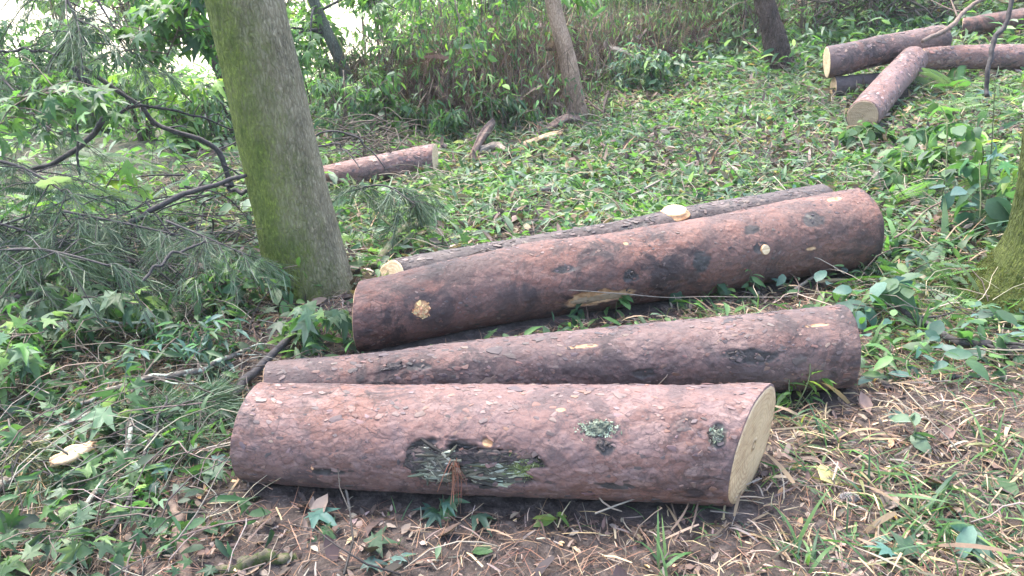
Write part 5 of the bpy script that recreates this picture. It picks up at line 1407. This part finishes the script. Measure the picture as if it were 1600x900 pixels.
nm = NM()
lay(nm, scatter(46000, -2.3, 3.4, .9, 5.5, lambda x, y: near_d(x, y) * (.6 + .5 * nz2(x, y, 3, 1))), NEEDLE, .085, B_NEED, .02, .2, .5, 1.5)
lay(nm, scatter(26000, -2.3, 3.6, .9, 5.5, lambda x, y: near_d(x, y) * np.clip(.3 + .5 * sstep(-.2, 1.0, x) + .5 * nz2(x, y, 2.5, 2), 0, 1)), STRAW, .075, B_STRAW + B_FLAKE, .03, .25, .6, 1.2)
lay(nm, scatter(11000, .3, 3.8, .9, 5.2, lambda x, y: .55 + .6 * nz2(x, y, 2, 3)), BLADE, .12, B_STRAW + [(.3, .24, .18), (.2, .16, .13)], .045, .25, .5, 1.0, .8, pitch0=.25)
lay(nm, scatter(6500, -2, .8, .9, 5.2, lambda x, y: .3 + .5 * nz2(x, y, 2, 33)), BLADE, .10, B_STRAW + B_NEED, .03, .25, .5, .8, .8, pitch0=.2)
lay(nm, scatter(450, .6, 3.6, .9, 5, lambda x, y: .5 + .5 * nz2(x, y, 2, 3)), BLADE, .17, B_STRAW, .05, .3, .4, 2.0, .8, pitch0=.3)
lay(nm, scatter(12000, -3, 6.5, 3.8, 9.5, lambda x, y: .5 + nz2(x, y, 1.5, 2)), STRAW, .18, B_STRAW + B_NEED, .10, .3, .5, .8)
lay(nm, scatter(16000, -3, 6.5, 3.8, 9.8, lambda x, y: .45 + .8 * nz2(x, y, 1.1, 61)), FLAKE, .07, B_FLAKE + [(.20, .15, .10)], .11, .5, .5, .8, .8)
tag(nm.build('needle_litter', M_dry), 'brown pine needles and dry straw scattered over the bare soil', 'litter', kind='stuff')

nm = NM()
lay(nm, scatter(40000, -2.3, 3.4, .9, 5.5, lambda x, y: near_d(x, y) * (.6 + .5 * nz2(x, y, 4, 7))), FLAKE, .026, B_FLAKE, .014, .35, .5)
lay(nm, scatter(1300, -1.5, 3.4, .9, 4.5, lambda x, y: .4 + .6 * nz2(x, y, 1.5, 8)), FLAKE, .065, B_FLAKE[:4], .02, .3, .4, 1.3)
lay(nm, scatter(9000, -1.6, 3.4, .9, 4.5, None), STRAW, .030, [(.30, .24, .19), (.24, .18, .15), (.36, .30, .24)], .02, .5, .6, 3.0, .8)
lay(nm, scatter(900, -2, 3.4, .9, 4.5, None), FLAKE, .03, [(.55, .38, .22), (.42, .25, .14)], .012, .3, .5)
tag(nm.build('leaf_litter', M_dry), 'brown bark flakes and rotting leaves on the soil', 'litter', kind='stuff')

nm = NM()
def dmid(x, y): return np.clip(sstep(3.5, 4.6, y) * (.72 + .5 * nz2(x, y, 1.4, 4)), 0, 1)
P = scatter(80000, -2.5, 6.5, 3.6, 10.5, dmid)
lay(nm, P[:len(P) // 2], LANCE, .105, G_FRESH + G_GREY * 3 + G_MID * 2 + [(.26, .27, .18), (.22, .16, .10)], .09, .5, .45, 1.15, .8)
lay(nm, P[len(P) // 2:len(P) * 3 // 4], OVAL, .055, G_FRESH * 2 + G_MID + [(.26, .24, .16), (.2, .14, .09)], .10, .5, .45, 1.0, .8)
lay(nm, P[len(P) * 3 // 4:], STAR, .085, G_GREY + G_FRESH, .10, .45, .4, 1.0, .7)
P = scatter(20000, -8, 11, 9, 15, lambda x, y: sstep(-3.5, -1, x) * .6 + .35)
lay(nm, P, LANCE, .14, G_FRESH + G_MID + G_GREY, .3, .5, .4, 1.3, .7)
P = scatter(15000, -9, -1.2, 4.6, 12, lambda x, y: np.clip(.5 + .6 * nz2(x, y, 1.3, 41), 0, 1))
lay(nm, P[::2], LANCE, .13, G_FRESH + G_LIME[:1] + G_GREY, .2, .5, .4, 1.2, .7)  # lighter palette puts the clearing's sunlight into the leaf colour
lay(nm, P[1::2], OVAL, .08, G_FRESH + G_GREY, .2, .5, .4, 1.0, .7)
P = scatter(9000, -2.5, 6.5, 4, 9.3, lambda x, y: .5 + .5 * nz2(x, y, 1.5, 43))
lay(nm, P, BLADE, .16, G_GREY + [(.3, .3, .2)], .12, .5, .4, 1.0, .7)
tag(nm.build('cut_leaves', M_leaf), 'layer of cut green leaves covering the slope behind the logs', 'leaves', kind='stuff')

nm = NM()
def dleft(x, y): return np.clip(sstep(-.75, -1.15, x + .25 * (y - 2) + .12 * nz2(x, y, 3, 6)) * (.8 + .5 * nz2(x, y, 2, 5)), 0, 1)
P = scatter(20000, -4.5, .3, 1.1, 5.5, dleft)
lay(nm, P[::2], LANCE, .07, G_MID * 2 + G_FRESH + G_DARK, .10, .5, .5, 1.1, .8)
lay(nm, P[1::4], STAR, .075, G_MID * 2 + G_GREY, .12, .5, .4, 1.0, .7)
lay(nm, P[3::4], OVAL, .06, G_MID + G_DARK, .10, .35, .35, 1.0, .5)
tag(nm.build('leafy_debris', M_leaf), 'loose green leaves piled on the ground at the left', 'leaves', kind='stuff')
nm = NM()
P = scatter(5200, -4.5, -.2, 1.1, 6.5, lambda x, y: np.clip(dleft(x, y) + .05, 0, 1))
lay(nm, P, TWIG, .22, [(.10, .075, .06), (.16, .13, .11), (.055, .045, .04), (.24, .21, .17)], .15, .3, .6, 1.0, .5, pitch0=.1)
P = scatter(17000, -2, 6.5, 1, 9.5, lambda x, y: np.clip((.15 + .85 * sstep(2.5, 4, y)) * (.4 + .6 * nz2(x, y, 1.2, 51)), 0, 1))
lay(nm, P, TWIG, .25, [(.10, .075, .06), (.24, .19, .15), (.055, .045, .04), (.3, .26, .2)], .12, .25, .6, 1.0, .5)
tag(nm.build('twig_litter', M_dry), 'thin broken twigs strewn among the leaves', 'twigs', kind='stuff')
nm = NM()
# around the log ends and in the gaps
P = scatter(5200, -1.0, 3.0, 2.4, 4.6, lambda x, y: np.clip(sstep(.0, .5, y - (2.55 + .1 * x)) * (.35 + .6 * nz2(x, y, 3, 16)), 0, 1))
lay(nm, P, LANCE, .085, G_MID + G_FRESH, .09, .4, .4, 1.2, .5)
P = scatter(3000, 1.3, 4.2, 2.7, 5.5, lambda x, y: np.clip(.6 + .6 * nz2(x, y, 2.5, 17), 0, 1))
lay(nm, P, OVAL, .08, G_MID + G_BLUE + G_FRESH, .14, .4, .4, 1.0, .5)
tag(nm.build('gap_leaves', M_leaf), 'loose green leaves between the sawn logs and at their ends', 'leaves', kind='stuff')

nm = NM()
P = scatter(20000, .5, 4.2, 1.0, 5.0, lambda x, y: np.clip((.05 + .65 * sstep(.7, 1.3, x)) * (.6 + 1.3 * nz2(x, y, 2.0, 12)), 0, 1))
lay(nm, P[::2], BLADE, .12, G_MID + G_FRESH + [(.2, .2, .08)], .0, .35, .45, 1.0, .4, pitch0=.75)
lay(nm, P[1::2], BLADE, .14, G_MID * 2 + G_FRESH + [(.18, .17, .08), (.22, .18, .10)], .04, .25, .45, 1.3, .8, pitch0=.15)
P = scatter(1500, -1.5, 1.0, 1.0, 3.0, lambda x, y: np.clip(.06 + .25 * nz2(x, y, 3, 13), 0, 1))
lay(nm, P, BLADE, .09, G_MID + G_FRESH, .0, .35, .45, 1.0, .4, pitch0=.7)
P = scatter(5000, -1, 4.5, 3.7, 8.5, lambda x, y: np.clip(.4 + .6 * nz2(x, y, 1.6, 14), 0, 1))
lay(nm, P, BLADE, .24, G_GREY + G_MID + [(.28, .24, .15)], .03, .3, .45, 1.2, .6, pitch0=.25)
tag(nm.build('grass', M_leaf), 'short green grass blades growing through the straw', 'grass', kind='stuff')

# single fallen leaves on the bare ground
GLV = 'single leaves lying on the bare ground'
lv = [(480, 802, .14, STAR, G_BLUE, 'blue green star leaf lying flat below the scar left of centre'), (735, 690 + 110, .12, STAR, G_BLUE, 'blue leaf lying right below the lichened scar'), (375, 795, .09, OVAL, G_GREY, 'pale rounded leaf under the left end of the thick log'),
      (355, 815, .08, STAR, G_GREY, 'pale small star leaf near the purplish stick'), (565, 845, .12, STAR, G_MID, 'green star leaf folded upright on the bare soil'), (620, 888, .11, STAR, G_BLUE, 'blue green leaf at the bottom edge below centre'), (560, 890, .10, STAR, G_BLUE, 'blue green leaf at the bottom edge left of centre'),
      (1385, 640, .17, STAR, G_BLUE, 'large pointed grey green leaf on the straw beside the low plant'), (1282, 752, .12, OVAL, [(.50, .46, .20)], 'pale yellow dying leaf in the straw above the pine cone'), (1570, 738, .12, OVAL, G_MID, 'dark curled leaf at the right edge'), (1398, 838, .09, LANCE, G_BLUE, 'blue green folded leaf in the matted grass'),
      (1465, 818, .12, OVAL, G_FRESH, 'light green leaf standing in the matted grass'), (1390, 795, .04, OVAL, [(.62, .42, .10)], 'small orange yellow leaf right of the pine cone'), (770, 855, .07, OVAL, G_MID, 'small oval leaf on brown needles below the thick log'), (686, 850, .06, LANCE, G_GREY, 'narrow grey leaf on brown needles'),
      (230, 840, .10, STAR, G_GREY, 'pale leaf beside the purplish stick at the bottom left')]
for px, py, s, tp_, pal, lab in lv:
    p = on(px, py, .02); z = float(H(p[0], p[1])) + .02
    nm = NM(); nn = 1
    put(nm, tp_, np.zeros((1, 3)), rng.uniform(0, 6.28, 1), rng.normal(.05, .12, 1), rng.normal(0, .15, 1), np.array([[s, s * (1.5 if tp_ is OVAL else 1.1 if tp_ is STAR else 1.6), s]]), palette(pal, 1))
    o = nm.build('fallen_leaf', M_leaf, loc=(p[0], p[1], z)); tag(o, lab, 'leaf', GLV)
for px, py, lab in ((1305, 690, 'dry tan blade standing right of the sawn end'), (1440, 700, 'upright dry tan strap leaf in the lower right straw'), (1580, 660, 'long dry tan strap leaf curling at the right edge'), (1210, 850, 'curled dry brown leaf on the needles at the bottom')):
    p = on(px, py, .02); nm = NM()
    put(nm, BLADE, np.zeros((1, 3)), rng.uniform(0, 6.28, 1), np.array([.5]), np.array([.3]), np.array([[.16, .42, .16]]), palette(B_STRAW[:1], 1))
    tag(nm.build('dry_leaf', M_dry, loc=(p[0], p[1], float(H(p[0], p[1])))), lab, 'leaf', 'dry strap leaves in the straw')

q = front.surf(np.array(.425 * front.L), np.array(math.pi - R(12)), .012); w = Matrix(front.root.matrix_world) @ Vector((q[0] + front.off[0], q[1] + front.off[1], q[2] + front.off[2]))
nm = NM(); n = 26
put(nm, [T_straw(.014, -.12), T_straw(.012, .15)], rng.normal(0, .006, (n, 3)), rng.uniform(0, 6.28, n) * 0 - 1.57 + rng.normal(0, .8, n), rng.normal(-1.25, .22, n), rng.normal(0, 1, n), np.stack([rng.uniform(.06, .14, n)] * 3, -1) * [1, 1.6, 1], palette([(.24, .10, .06), (.18, .08, .05)], n))
tag(nm.build('needle_bundle', M_dry, loc=tuple(w)), 'reddish dry needles hanging out of the lichened scar', 'pine needles')
# star leaf on the front log, needles hanging in the scar
nm = NM(); put(nm, STAR, np.zeros((1, 3)), np.array([1.2]), np.array([-.2]), np.array([.2]), np.array([.05]), palette(G_BLUE, 1))
q = front.surf(np.array(.31 * front.L), np.array(math.pi - R(72)), .004); Mx = front.root.matrix_world @ Matrix.Translation(front.off)
w = Mx @ Vector(q)
tag(nm.build('fallen_leaf', M_leaf, loc=tuple(w)), 'small blue green star leaf resting on top of the thick pink log', 'leaf', GLV)

# ------------------------------------------------------------------ air volume added to brighten the far slope like lens glare
def glare_veil(density):
    m = bpy.data.materials.new('glare_veil'); m.use_nodes = True; nt = m.node_tree; nt.nodes.clear()
    out = nt.nodes.new('ShaderNodeOutputMaterial'); v = nt.nodes.new('ShaderNodeVolumePrincipled')
    v.inputs['Color'].default_value = (.93, .97, .95, 1); v.inputs['Density'].default_value = density; v.inputs['Anisotropy'].default_value = .3
    nt.links.new(v.outputs[0], out.inputs['Volume'])
    zlo = min(float(np.min(macro(np.linspace(-60, 60, 60)[:, None] + 0 * np.linspace(0, 75, 60), np.linspace(0, 75, 60)[None] + 0 * np.linspace(-60, 60, 60)[:, None]))), -4.0) - 1.2
    nm = NM(); x0, x1, y0, y1, z0, z1 = -265, 265, -62, 350, zlo, 9.5
    V = [(x, y, z) for x in (x0, x1) for y in (y0, y1) for z in (z0, z1)]
    T = [(0, 1, 3), (0, 3, 2), (4, 6, 7), (4, 7, 5), (0, 4, 5), (0, 5, 1), (2, 3, 7), (2, 7, 6), (0, 2, 6), (0, 6, 4), (1, 5, 7), (1, 7, 3)]
    nm.add(V, T); o = nm.build('glare_veil', m, smooth=False); tag(o, kind='stuff', label='added pale air volume imitating lens glare over the slope')
glare_veil(.0014)
